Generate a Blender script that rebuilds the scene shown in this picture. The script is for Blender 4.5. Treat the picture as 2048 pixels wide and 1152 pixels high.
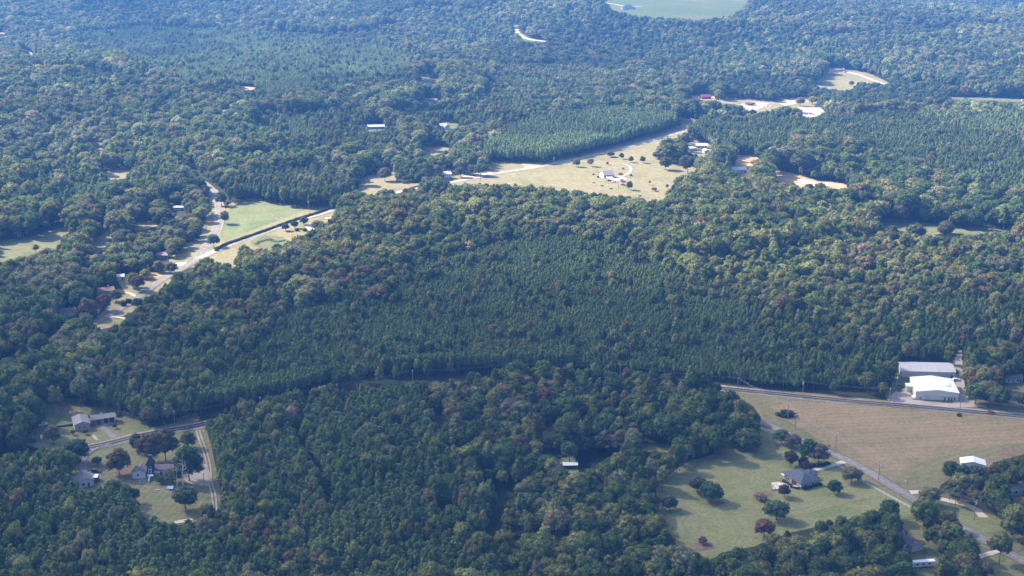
import bpy, bmesh, math, random
import numpy as np
from mathutils import Vector, Matrix, Euler
from mathutils.geometry import delaunay_2d_cdt

for o in list(bpy.data.objects): bpy.data.objects.remove(o)
scene = bpy.context.scene
COL = scene.collection
R_ = math.radians

# ------------------------------------------------------------------ camera
CAMZ = 300.0; PITCH = R_(16.6); FPX = 2844.0
cd = bpy.data.cameras.new('camera'); cam = bpy.data.objects.new('camera', cd); COL.objects.link(cam)
cd.sensor_width = 36.0; cd.lens = 36.0*FPX/2048.0
cd.clip_start = 1.0; cd.clip_end = 30000.0
cam.location = (0, 0, CAMZ); cam.rotation_euler = (R_(90)-PITCH, 0, 0)
scene.camera = cam
scene.render.resolution_x = 1024; scene.render.resolution_y = 576

# ------------------------------------------------------------------ world, sun, exposure
SUN_EL = R_(38.0)
SUN_XY = Vector((-0.88, 0.47)).normalized()          # towards the sun: left and beyond
w = bpy.data.worlds.new("World"); scene.world = w; w.use_nodes = True
nt = w.node_tree; bg = nt.nodes['Background']
sky = nt.nodes.new('ShaderNodeTexSky'); sky.sky_type = 'NISHITA'; sky.sun_disc = False
sky.sun_elevation = SUN_EL; sky.sun_rotation = math.atan2(SUN_XY.x, SUN_XY.y)
sky.air_density = 1.0; sky.dust_density = 2.5; sky.ozone_density = 1.0
nt.links.new(sky.outputs[0], bg.inputs[0]); bg.inputs[1].default_value = 0.1
sl = bpy.data.lights.new('sun', 'SUN'); sl.energy = 4.8; sl.angle = R_(0.6); sl.color = (1.0, 0.91, 0.77)
so = bpy.data.objects.new('sun', sl); COL.objects.link(so)
sd = Vector((SUN_XY.x*math.cos(SUN_EL), SUN_XY.y*math.cos(SUN_EL), math.sin(SUN_EL)))
so.rotation_euler = (-sd).to_track_quat('-Z', 'Y').to_euler(); so.location = (-800, 600, 900)
scene.view_settings.view_transform = 'Standard'; scene.view_settings.look = 'None'
scene.view_settings.exposure = 1.8; scene.view_settings.gamma = 1.0
scene.render.engine = 'CYCLES'
cy = scene.cycles
cy.max_bounces = 5; cy.diffuse_bounces = 2; cy.volume_bounces = 1; cy.transmission_bounces = 3
cy.transparent_max_bounces = 6; cy.use_adaptive_sampling = True

# ------------------------------------------------------------------ terrain and projection
def sstep(t):
    t = np.clip(t, 0, 1); return t*t*(3-2*t)
def hf(x, y):
    x = np.asarray(x, float); y = np.asarray(y, float)
    far = sstep((y-1300)/1400.)*(1-sstep((y-5200)/1500.))
    a = 2.6*np.sin(x/190.+.7)*np.cos(y/230.+.3)+1.6*np.sin((x+y)/150.)
    b = 17*np.sin(y/235.+x/600.+1.2)+12*np.sin(x/300.-y/500.+.4)
    return a+far*b
cp, sp = math.cos(PITCH), math.sin(PITCH)
FWD = np.array([0, cp, -sp]); UP = np.array([0, sp, cp])
def unproj(uv):
    """photo pixels (2048 wide) -> points where their rays first meet the terrain"""
    uv = np.atleast_2d(np.asarray(uv, float))
    d = FWD[None]+((uv[:, 0]-1024)/FPX)[:, None]*np.array([1, 0, 0])[None]+((576-uv[:, 1])/FPX)[:, None]*UP[None]
    ts = np.arange(420, 5200, 4.0)
    px = d[:, 0:1]*ts; py = d[:, 1:2]*ts; pz = CAMZ+d[:, 2:3]*ts
    below = pz < hf(px, py)
    k = np.where(below.any(1), below.argmax(1), len(ts)-1); k = np.maximum(k, 1)
    lo = ts[k-1]; hi = ts[k]
    for _ in range(12):
        m = (lo+hi)/2
        b = (CAMZ+d[:, 2]*m) < hf(d[:, 0]*m, d[:, 1]*m)
        hi = np.where(b, m, hi); lo = np.where(b, lo, m)
    x = d[:, 0]*hi; y = d[:, 1]*hi
    return np.stack([x, y, hf(x, y)], 1)
def proj(x, y, z):
    c = y*cp-(z-CAMZ)*sp
    return 1024+FPX*x/c, 576-FPX*(y*sp+(z-CAMZ)*cp)/c, FPX/c     # u, v, px per metre
def P(u, v, dz=0.0):
    p = unproj([(u, v)])[0]; return Vector((p[0], p[1], p[2]+dz))
def S(v):
    p = P(1024, v); return proj(p.x, p.y, p.z)[2]
def pip(u, v, poly):
    poly = np.asarray(poly, float); u = np.asarray(u); v = np.asarray(v)
    ins = np.zeros(u.shape, bool)
    x0, y0 = poly.min(0); x1, y1 = poly.max(0)
    m = (u >= x0) & (u <= x1) & (v >= y0) & (v <= y1)
    if not m.any(): return ins
    uu, vv = u[m], v[m]; r = np.zeros(uu.shape, bool)
    a = poly; b = np.roll(poly, -1, 0)
    for (ax, ay), (bx, by) in zip(a, b):
        if ay == by: continue
        c = ((ay > vv) != (by > vv)) & (uu < (bx-ax)*(vv-ay)/(by-ay)+ax)
        r ^= c
    ins[m] = r; return ins

# ------------------------------------------------------------------ materials
MAT = {}
def nodes(m):
    m.use_nodes = True; return m.node_tree.nodes, m.node_tree.links
def mat(name, col, rough=.8, var=.12, scale=1.0, col2=None, bump=0.0, spec=.3, metal=0.0):
    """procedural paint/wood/roofing: base colour broken up by noise"""
    if name in MAT: return MAT[name]
    m = bpy.data.materials.new(name); N, L = nodes(m); b = N['Principled BSDF']
    tc = N.new('ShaderNodeTexCoord'); nz = N.new('ShaderNodeTexNoise'); nz.inputs['Scale'].default_value = scale; nz.inputs['Detail'].default_value = 5
    L.new(tc.outputs['Object'], nz.inputs['Vector'])
    rp = N.new('ShaderNodeValToRGB'); c2 = col2 or tuple(c*(1-var*2) for c in col)
    rp.color_ramp.elements[0].position = .35; rp.color_ramp.elements[1].position = .65
    rp.color_ramp.elements[0].color = (*c2, 1); rp.color_ramp.elements[1].color = (*[min(1, c*(1+var*.3)) for c in col], 1)
    L.new(nz.outputs[0], rp.inputs[0]); L.new(rp.outputs[0], b.inputs['Base Color'])
    b.inputs['Roughness'].default_value = rough; b.inputs['Specular IOR Level'].default_value = spec; b.inputs['Metallic'].default_value = metal
    MAT[name] = m; return m
def mat_brick(name, c1, c2):
    if name in MAT: return MAT[name]
    m = bpy.data.materials.new(name); N, L = nodes(m); b = N['Principled BSDF']
    tc = N.new('ShaderNodeTexCoord'); nz = N.new('ShaderNodeTexNoise'); nz.inputs['Scale'].default_value = 3.0; nz.inputs['Detail'].default_value = 8
    br = N.new('ShaderNodeTexBrick'); br.inputs['Scale'].default_value = 2.0; br.inputs['Mortar Size'].default_value = .015
    br.inputs['Color1'].default_value = (*c1, 1); br.inputs['Color2'].default_value = (*c2, 1); br.inputs['Mortar'].default_value = (.4, .34, .3, 1)
    L.new(tc.outputs['Object'], br.inputs['Vector']); L.new(tc.outputs['Object'], nz.inputs['Vector'])
    mx = N.new('ShaderNodeMixRGB'); mx.blend_type = 'MULTIPLY'; mx.inputs[0].default_value = .5
    L.new(br.outputs[0], mx.inputs[1]); L.new(nz.outputs[0], mx.inputs[2]); 
    L.new(mx.outputs[0], b.inputs['Base Color']); b.inputs['Roughness'].default_value = .9
    MAT[name] = m; return m
def mat_ribbed(name, col, axis='X', scale=2.0):
    """profiled sheet-metal cladding"""
    if name in MAT: return MAT[name]
    m = bpy.data.materials.new(name); N, L = nodes(m); b = N['Principled BSDF']
    tc = N.new('ShaderNodeTexCoord'); wv = N.new('ShaderNodeTexWave'); wv.bands_direction = axis; wv.inputs['Scale'].default_value = scale
    wv.inputs['Distortion'].default_value = .1
    nz = N.new('ShaderNodeTexNoise'); nz.inputs['Scale'].default_value = .25; nz.inputs['Detail'].default_value = 6
    L.new(tc.outputs['Object'], wv.inputs['Vector']); L.new(tc.outputs['Object'], nz.inputs['Vector'])
    mx = N.new('ShaderNodeMixRGB'); mx.inputs[1].default_value = (*col, 1); mx.inputs[2].default_value = (*[c*.86 for c in col], 1); L.new(wv.outputs[0], mx.inputs[0])
    m2 = N.new('ShaderNodeMixRGB'); m2.blend_type = 'MULTIPLY'; m2.inputs[0].default_value = .35
    L.new(mx.outputs[0], m2.inputs[1]); L.new(nz.outputs[0], m2.inputs[2]); L.new(m2.outputs[0], b.inputs['Base Color'])
    b.inputs['Roughness'].default_value = .45; MAT[name] = m; return m
def mat_ground(name, cols, scale=.02, fine=.35, bands=None, mow=None, rough=.95):
    """soil/grass: large patches of two or three colours, fine mottling, optional mowing bands (angle, spacing m, strength)"""
    if name in MAT: return MAT[name]
    cols = [tuple(x*.70 for x in c) for c in cols]
    m = bpy.data.materials.new(name); N, L = nodes(m); b = N['Principled BSDF']
    g = N.new('ShaderNodeNewGeometry')
    n1 = N.new('ShaderNodeTexNoise'); n1.inputs['Scale'].default_value = scale; n1.inputs['Detail'].default_value = 6; n1.inputs['Roughness'].default_value = .6
    n2 = N.new('ShaderNodeTexNoise'); n2.inputs['Scale'].default_value = fine; n2.inputs['Detail'].default_value = 5; n2.inputs['Roughness'].default_value = .7
    for n in (n1, n2): L.new(g.outputs['Position'], n.inputs['Vector'])
    rp = N.new('ShaderNodeValToRGB'); e = rp.color_ramp.elements
    ps = np.linspace(.36, .64, len(cols)); e[0].position = ps[0]; e[0].color = (*cols[0], 1); e[1].position = ps[-1]; e[1].color = (*cols[-1], 1)
    for c, p in zip(cols[1:-1], ps[1:-1]): k = e.new(p); k.color = (*c, 1)
    L.new(n1.outputs[0], rp.inputs[0])
    r2 = N.new('ShaderNodeValToRGB'); r2.color_ramp.elements[0].position = .3; r2.color_ramp.elements[1].position = .7
    r2.color_ramp.elements[0].color = (.62, .62, .6, 1); r2.color_ramp.elements[1].color = (1.15, 1.15, 1.12, 1)
    L.new(n2.outputs[0], r2.inputs[0])
    mx = N.new('ShaderNodeMixRGB'); mx.blend_type = 'MULTIPLY'; mx.inputs[0].default_value = 1.0
    L.new(rp.outputs[0], mx.inputs[1]); L.new(r2.outputs[0], mx.inputs[2]); out = mx.outputs[0]
    for (ang, sp_, st, dist) in (mow or []):
        mp = N.new('ShaderNodeMapping'); mp.inputs['Rotation'].default_value = (0, 0, R_(ang)); L.new(g.outputs['Position'], mp.inputs['Vector'])
        wv = N.new('ShaderNodeTexWave'); wv.inputs['Scale'].default_value = 1.0/sp_*.314; wv.inputs['Distortion'].default_value = dist; wv.inputs['Detail'].default_value = 2; wv.inputs['Detail Scale'].default_value = .3
        L.new(mp.outputs[0], wv.inputs['Vector'])
        r3 = N.new('ShaderNodeValToRGB'); r3.color_ramp.elements[0].color = (1-st, 1-st, 1-st, 1); r3.color_ramp.elements[1].color = (1+st*.4, 1+st*.4, 1+st*.35, 1)
        L.new(wv.outputs[0], r3.inputs[0])
        m3 = N.new('ShaderNodeMixRGB'); m3.blend_type = 'MULTIPLY'; m3.inputs[0].default_value = 1.0
        L.new(out, m3.inputs[1]); L.new(r3.outputs[0], m3.inputs[2]); out = m3.outputs[0]
    L.new(out, b.inputs['Base Color']); b.inputs['Roughness'].default_value = rough; b.inputs['Specular IOR Level'].default_value = .1
    MAT[name] = m; return m
def leafmat(name, inst):
    m = bpy.data.materials.new(name); N, L = nodes(m); N.remove(N['Principled BSDF'])
    if inst:
        a = N.new('ShaderNodeAttribute'); a.attribute_type = 'INSTANCER'; a.attribute_name = 'tcol'; c = a.outputs['Color']
    else:
        a = N.new('ShaderNodeObjectInfo'); c = a.outputs['Color']
    g = N.new('ShaderNodeNewGeometry'); nz = N.new('ShaderNodeTexNoise'); nz.inputs['Scale'].default_value = .55; nz.inputs['Detail'].default_value = 3
    L.new(g.outputs['Position'], nz.inputs['Vector'])
    rp = N.new('ShaderNodeValToRGB'); rp.color_ramp.elements[0].position = .3; rp.color_ramp.elements[1].position = .7
    rp.color_ramp.elements[0].color = (.68, .72, .74, 1); rp.color_ramp.elements[1].color = (1.25, 1.22, 1.12, 1)
    L.new(nz.outputs[0], rp.inputs[0])
    mx = N.new('ShaderNodeMixRGB'); mx.blend_type = 'MULTIPLY'; mx.inputs[0].default_value = 1.0; L.new(c, mx.inputs[1]); L.new(rp.outputs[0], mx.inputs[2])
    mr = N.new('ShaderNodeMapRange'); mr.inputs[3].default_value = .8; mr.inputs[4].default_value = 1.2; L.new(g.outputs['Random Per Island'], mr.inputs[0])
    m9 = N.new('ShaderNodeMixRGB'); m9.blend_type = 'MULTIPLY'; m9.inputs[0].default_value = 1.0; L.new(mx.outputs[0], m9.inputs[1]); L.new(mr.outputs[0], m9.inputs[2]); mx = m9
    d = N.new('ShaderNodeBsdfDiffuse'); t = N.new('ShaderNodeBsdfTranslucent'); s = N.new('ShaderNodeMixShader'); s.inputs[0].default_value = .38
    L.new(mx.outputs[0], d.inputs[0]); L.new(mx.outputs[0], t.inputs[0]); L.new(d.outputs[0], s.inputs[1]); L.new(t.outputs[0], s.inputs[2])
    L.new(s.outputs[0], N['Material Output'].inputs['Surface']); return m
LEAF = leafmat('foliage', False); LEAF_I = leafmat('foliage_woods', True)
BARK = mat('bark', (.13, .10, .08), .9, .2, 3); DEADWOOD = mat('weathered_wood', (.42, .38, .35), .9, .15, 3)

# ------------------------------------------------------------------ tagging and mesh helpers
def tag(o, label=None, cat=None, group=None, kind=None):
    if label: o['label'] = label
    if cat: o['category'] = cat
    if group: o['group'] = group
    if kind: o['kind'] = kind
    return o
def thing(name, label, cat, loc, rz=0.0, group=None):
    o = bpy.data.objects.new(name, None); COL.objects.link(o); o.location = loc; o.rotation_euler = (0, 0, rz)
    o.empty_display_size = .5
    return tag(o, label, cat, group)
class MB:
    def __init__(s): s.v = []; s.f = []
    def add(s, vs, fs):
        n = len(s.v); s.v += [tuple(v) for v in vs]; s.f += [tuple(i+n for i in f) for f in fs]; return s
    def box(s, x0, x1, y0, y1, z0, z1, M=None):
        vs = [(x, y, z) for z in (z0, z1) for y in (y0, y1) for x in (x0, x1)]
        if M: vs = [tuple(M @ Vector(v)) for v in vs]
        return s.add(vs, [(0, 2, 3, 1), (4, 5, 7, 6), (0, 1, 5, 4), (2, 6, 7, 3), (0, 4, 6, 2), (1, 3, 7, 5)])
    def prism(s, prof, a0, a1, ax='y'):
        """closed profile (list of 2D points) extruded between a0 and a1 along axis; profile in the other two axes (.,z)"""
        n = len(prof)
        def pt(p, a): return (p[0], a, p[1]) if ax == 'y' else ((a, p[0], p[1]) if ax == 'x' else (p[0], p[1], a))
        vs = [pt(p, a0) for p in prof]+[pt(p, a1) for p in prof]
        return s.add(vs, [tuple(range(n))[::-1], tuple(range(n, 2*n))]+[(i, (i+1) % n, (i+1) % n+n, i+n) for i in range(n)])
    def tube(s, p, q, r0, r1=None, n=7, cap=True):
        p = Vector(p); q = Vector(q); r1 = r0 if r1 is None else r1; d = (q-p).normalized()
        a = d.cross(Vector((0, 0, 1)) if abs(d.z) < .9 else Vector((1, 0, 0))).normalized(); b = d.cross(a)
        vs = []
        for c, r in ((p, r0), (q, r1)):
            for i in range(n):
                t = 2*math.pi*i/n; vs.append(c+a*(r*math.cos(t))+b*(r*math.sin(t)))
        fs = [(i, (i+1) % n, (i+1) % n+n, i+n) for i in range(n)]
        if cap: fs += [tuple(range(n))[::-1], tuple(range(n, 2*n))]
        return s.add(vs, fs)
    def mesh(s, name, m, smooth=False):
        me = bpy.data.meshes.new(name); me.from_pydata(s.v, [], s.f); me.materials.append(m)
        if smooth: me.polygons.foreach_set('use_smooth', [True]*len(me.polygons))
        me.validate(); me.update(); return me
    def build(s, name, m, parent=None, loc=None, rz=0, label=None, smooth=False, fix=True):
        me = s.mesh(name, m, smooth)
        if fix:
            bm = bmesh.new(); bm.from_mesh(me); bmesh.ops.recalc_face_normals(bm, faces=bm.faces); bm.to_mesh(me); bm.free()
        o = bpy.data.objects.new(name, me); COL.objects.link(o)
        if parent: o.parent = parent
        if loc is not None: o.location = loc
        o.rotation_euler = (0, 0, rz)
        if label: o['label'] = label
        return o
# ================================================================== THE SETTING: ground, fields, roads
def axis_pts(a, b, step, lim_lo, lim_hi, g=1.35):
    c = list(np.arange(a, b+.1, step)); d = step; lo = []; x = a
    while x > lim_lo: d *= g; x -= d; lo.append(max(x, lim_lo))
    d = step; x = c[-1]; hi = []
    while x < lim_hi: d *= g; x += d; hi.append(min(x, lim_hi))
    return np.array(lo[::-1]+c+hi)
gx = axis_pts(-1750, 1750, 14, -9000, 9000); gy = axis_pts(380, 4300, 14, -5000, 12000)
X, Y = np.meshgrid(gx, gy); Z = hf(X, Y); nx, ny = len(gx), len(gy)
idx = np.arange(nx*ny).reshape(ny, nx)
q = np.stack([idx[:-1, :-1], idx[:-1, 1:], idx[1:, 1:], idx[1:, :-1]], -1).reshape(-1, 4)
me = bpy.data.meshes.new('ground'); me.from_pydata(np.stack([X, Y, Z], -1).reshape(-1, 3).tolist(), [], q.tolist())
GROUND_M = mat_ground('forest_floor', [(.045, .055, .03), (.06, .062, .035), (.04, .055, .03)], .03, .5)
me.materials.append(GROUND_M); me.polygons.foreach_set('use_smooth', [True]*len(me.polygons))
ground = bpy.data.objects.new('ground', me); COL.objects.link(ground); tag(ground, kind='structure')

def densify(pts, step=14):
    out = []
    n = len(pts)
    for i in range(n):
        a = np.array(pts[i], float); b = np.array(pts[(i+1) % n], float); k = max(1, int(np.hypot(*(b-a))//step))
        for j in range(k): out.append(tuple(a+(b-a)*j/k))
    return out
def grow(poly, r):
    p = np.array(poly, float)
    a = .5*np.sum(p[:, 0]*np.roll(p[:, 1], -1)-np.roll(p[:, 0], -1)*p[:, 1]); sg = 1 if a > 0 else -1
    out = []
    n = len(p)
    for i in range(n):
        e1 = p[i]-p[i-1]; e2 = p[(i+1) % n]-p[i]
        n1 = np.array([e1[1], -e1[0]])*sg/(np.hypot(*e1)+1e-6); n2 = np.array([e2[1], -e2[0]])*sg/(np.hypot(*e2)+1e-6)
        m = n1+n2; l = np.hypot(*m); m = m/l if l > .3 else n1
        out.append(tuple(p[i]+m*r*np.array([1, .8])))
    return out
def drape(name, wpoly, off, m, cell=14.0, kind='structure', smooth_edge=True):
    """a sheet lying on the terrain, bounded by a world polygon"""
    wp = [tuple(p[:2]) for p in wpoly]; n = len(wp)
    arr = np.array(wp); x0, y0 = arr.min(0); x1, y1 = arr.max(0)
    gx_, gy_ = np.meshgrid(np.arange(math.ceil(x0/cell)*cell, x1, cell), np.arange(math.ceil(y0/cell)*cell, y1, cell))
    gxf, gyf = gx_.ravel(), gy_.ravel(); ins = pip(gxf, gyf, arr)
    vs = [Vector(p) for p in wp]+[Vector((a, b)) for a, b in zip(gxf[ins], gyf[ins])]
    vo, _, fo, _, _, _ = delaunay_2d_cdt(vs, [], [list(range(n))], 1, 1e-4)
    a = np.array([(v.x, v.y) for v in vo]); z = hf(a[:, 0], a[:, 1])+off
    me = bpy.data.meshes.new(name); me.from_pydata([(p[0], p[1], h) for p, h in zip(a.tolist(), z.tolist())], [], [tuple(f) for f in fo])
    bm = bmesh.new(); bm.from_mesh(me)
    for f in bm.faces:
        if f.normal.z < 0: f.normal_flip()
    bm.to_mesh(me); bm.free(); me.materials.append(m)
    me.polygons.foreach_set('use_smooth', [True]*len(me.polygons))
    o = bpy.data.objects.new(name, me); COL.objects.link(o); tag(o, kind=kind); return o
def sheet(name, px, m, lvl=1, g=0.0, cell=14.0):
    pp = grow(px, g) if g else px
    w_ = unproj(densify(pp, 10)); return drape(name, w_, .05*lvl, m, cell)
def catmull(pts, step):
    p = np.array(pts, float); p = np.vstack([2*p[0]-p[1], p, 2*p[-1]-p[-2]]); out = []
    for i in range(1, len(p)-2):
        L_ = np.hypot(*(p[i+1]-p[i])[:2]); k = max(2, int(L_/step))
        for j in range(k):
            t = j/k; a, b, c, d = p[i-1], p[i], p[i+1], p[i+2]
            out.append(.5*((2*b)+(-a+c)*t+(2*a-5*b+4*c-d)*t*t+(-a+3*b-3*c+d)*t**3))
    out.append(p[-2]); return np.array(out)
def path_world(px, step=6):
    return catmull(unproj(px)[:, :2], step)
def strip_pts(c, o):
    t = np.gradient(c, axis=0); t /= np.linalg.norm(t, axis=1)[:, None]+1e-9
    return c+np.stack([-t[:, 1], t[:, 0]], 1)*o
def ribbon(name, c, w, off, m, kind='structure', shift=0.0, jit=0.0):
    rs = np.random.RandomState(len(c)); k = 3
    j1 = np.convolve(rs.normal(0, jit, len(c)+4), np.ones(5)/5, 'valid') if jit else 0; j2 = np.convolve(rs.normal(0, jit, len(c)+4), np.ones(5)/5, 'valid') if jit else 0
    t = np.gradient(c, axis=0); t /= np.linalg.norm(t, axis=1)[:, None]+1e-9; nn = np.stack([-t[:, 1], t[:, 0]], 1)
    rows = [c+nn*((shift-w/2+(j1 if jit else 0))*np.ones(len(c)))[:, None], c+nn*(shift*np.ones(len(c)))[:, None], c+nn*((shift+w/2+(j2 if jit else 0))*np.ones(len(c)))[:, None]]
    v = []; f = []
    for r in rows: 
        z = hf(r[:, 0], r[:, 1])+off; v += [(a, b, h) for (a, b), h in zip(r.tolist(), z.tolist())]
    n = len(c)
    for r in range(2):
        for i in range(n-1): f.append((r*n+i+1, r*n+i, (r+1)*n+i, (r+1)*n+i+1))
    me = bpy.data.meshes.new(name); me.from_pydata(v, [], f); me.materials.append(m); me.polygons.foreach_set('use_smooth', [True]*len(me.polygons))
    bm = bmesh.new(); bm.from_mesh(me)
    for fc in bm.faces:
        if fc.normal.z < 0: fc.normal_flip()
    bm.to_mesh(me); bm.free()
    o = bpy.data.objects.new(name, me); COL.objects.link(o); tag(o, kind=kind); return o

# --- ground materials
LAWN = mat_ground('lawn_grass', [(.20, .235, .09), (.29, .285, .13), (.23, .25, .10)], .035, .6)
LAWN_B = mat_ground('yard_grass', [(.19, .225, .09), (.27, .26, .125), (.20, .225, .09)], .05, .6, mow=[(20, 2.4, .10, .4)])
LAWN_S = mat_ground('striped_lawn', [(.20, .225, .10), (.27, .25, .135), (.21, .23, .105)], .06, .6, mow=[(8, 3.4, .10, .3), (96, 4.5, .05, .3)])
FIELD_TAN = mat_ground('hay_field', [(.27, .215, .12), (.35, .255, .155), (.29, .235, .125), (.32, .24, .14)], .014, .5, mow=[(86, 4.6, .08, 2.5), (78, 13, .05, 3)])
FIELD_GRN = mat_ground('field_margin', [(.20, .20, .09), (.27, .235, .12), (.22, .215, .10)], .02, .5, mow=[(60, 5, .10, 1.0)])
FIELD_LT = mat_ground('dry_pasture', [(.27, .255, .13), (.36, .31, .18), (.29, .27, .14)], .02, .3, mow=[(70, 9, .06, 1.5)])
FIELD_GREEN = mat_ground('green_pasture', [(.17, .225, .095), (.26, .28, .14), (.19, .24, .10)], .03, .4, mow=[(115, 5, .06, 1.0)])
MEADOW = mat_ground('meadow_grass', [(.14, .165, .07), (.22, .22, .11), (.17, .19, .08)], .03, .4)
FARFIELD = mat_ground('far_pasture', [(.12, .17, .07), (.14, .185, .075), (.24, .18, .13)], .006, .2)
SOIL = mat_ground('bare_soil', [(.56, .36, .20), (.66, .46, .29), (.52, .36, .21)], .05, .5)
REDSOIL = mat_ground('pink_soil', [(.21, .14, .095), (.29, .20, .14), (.19, .16, .09)], .08, .6)
GRAVEL = mat_ground('gravel', [(.42, .36, .32), (.56, .48, .43), (.44, .39, .34)], .1, 1.2)
CONC = mat_ground('concrete_paving', [(.72, .6, .5), (.85, .73, .62), (.75, .64, .54)], .1, 1.0)
ASPH = mat_ground('dark_asphalt', [(.075, .07, .09), (.10, .095, .115), (.08, .075, .095)], .05, .5, mow=None)
ASPH_L = mat_ground('worn_asphalt', [(.27, .245, .25), (.34, .305, .31), (.28, .255, .26)], .05, .5)
SHOULD = mat_ground('road_shoulder', [(.34, .30, .26), (.44, .38, .33), (.30, .28, .22)], .08, .8)
PAINT_W = mat('white_road_paint', (.75, .75, .72), .6, .15, .5); PAINT_Y = mat('yellow_road_paint', (.6, .42, .08), .6, .15, .5)
DRYLINE = mat_ground('mown_track', [(.26, .24, .13), (.33, .29, .17), (.28, .25, .14)], .05, .7)
LAWNPATCH = mat_ground('mown_lawn_band', [(.24, .255, .115), (.31, .295, .15), (.26, .265, .125)], .04, .7)
m = bpy.data.materials.new('pond_water'); N, L = nodes(m); b = N['Principled BSDF']; b.inputs['Base Color'].default_value = (.008, .012, .012, 1); b.inputs['Roughness'].default_value = .2; b.inputs['Specular IOR Level'].default_value = .08
nz = N.new('ShaderNodeTexNoise'); nz.inputs['Scale'].default_value = 1.5; bp = N.new('ShaderNodeBump'); bp.inputs['Strength'].default_value = .05
L.new(nz.outputs[0], bp.inputs['Height']); L.new(bp.outputs[0], b.inputs['Normal']); WATER = m

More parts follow.
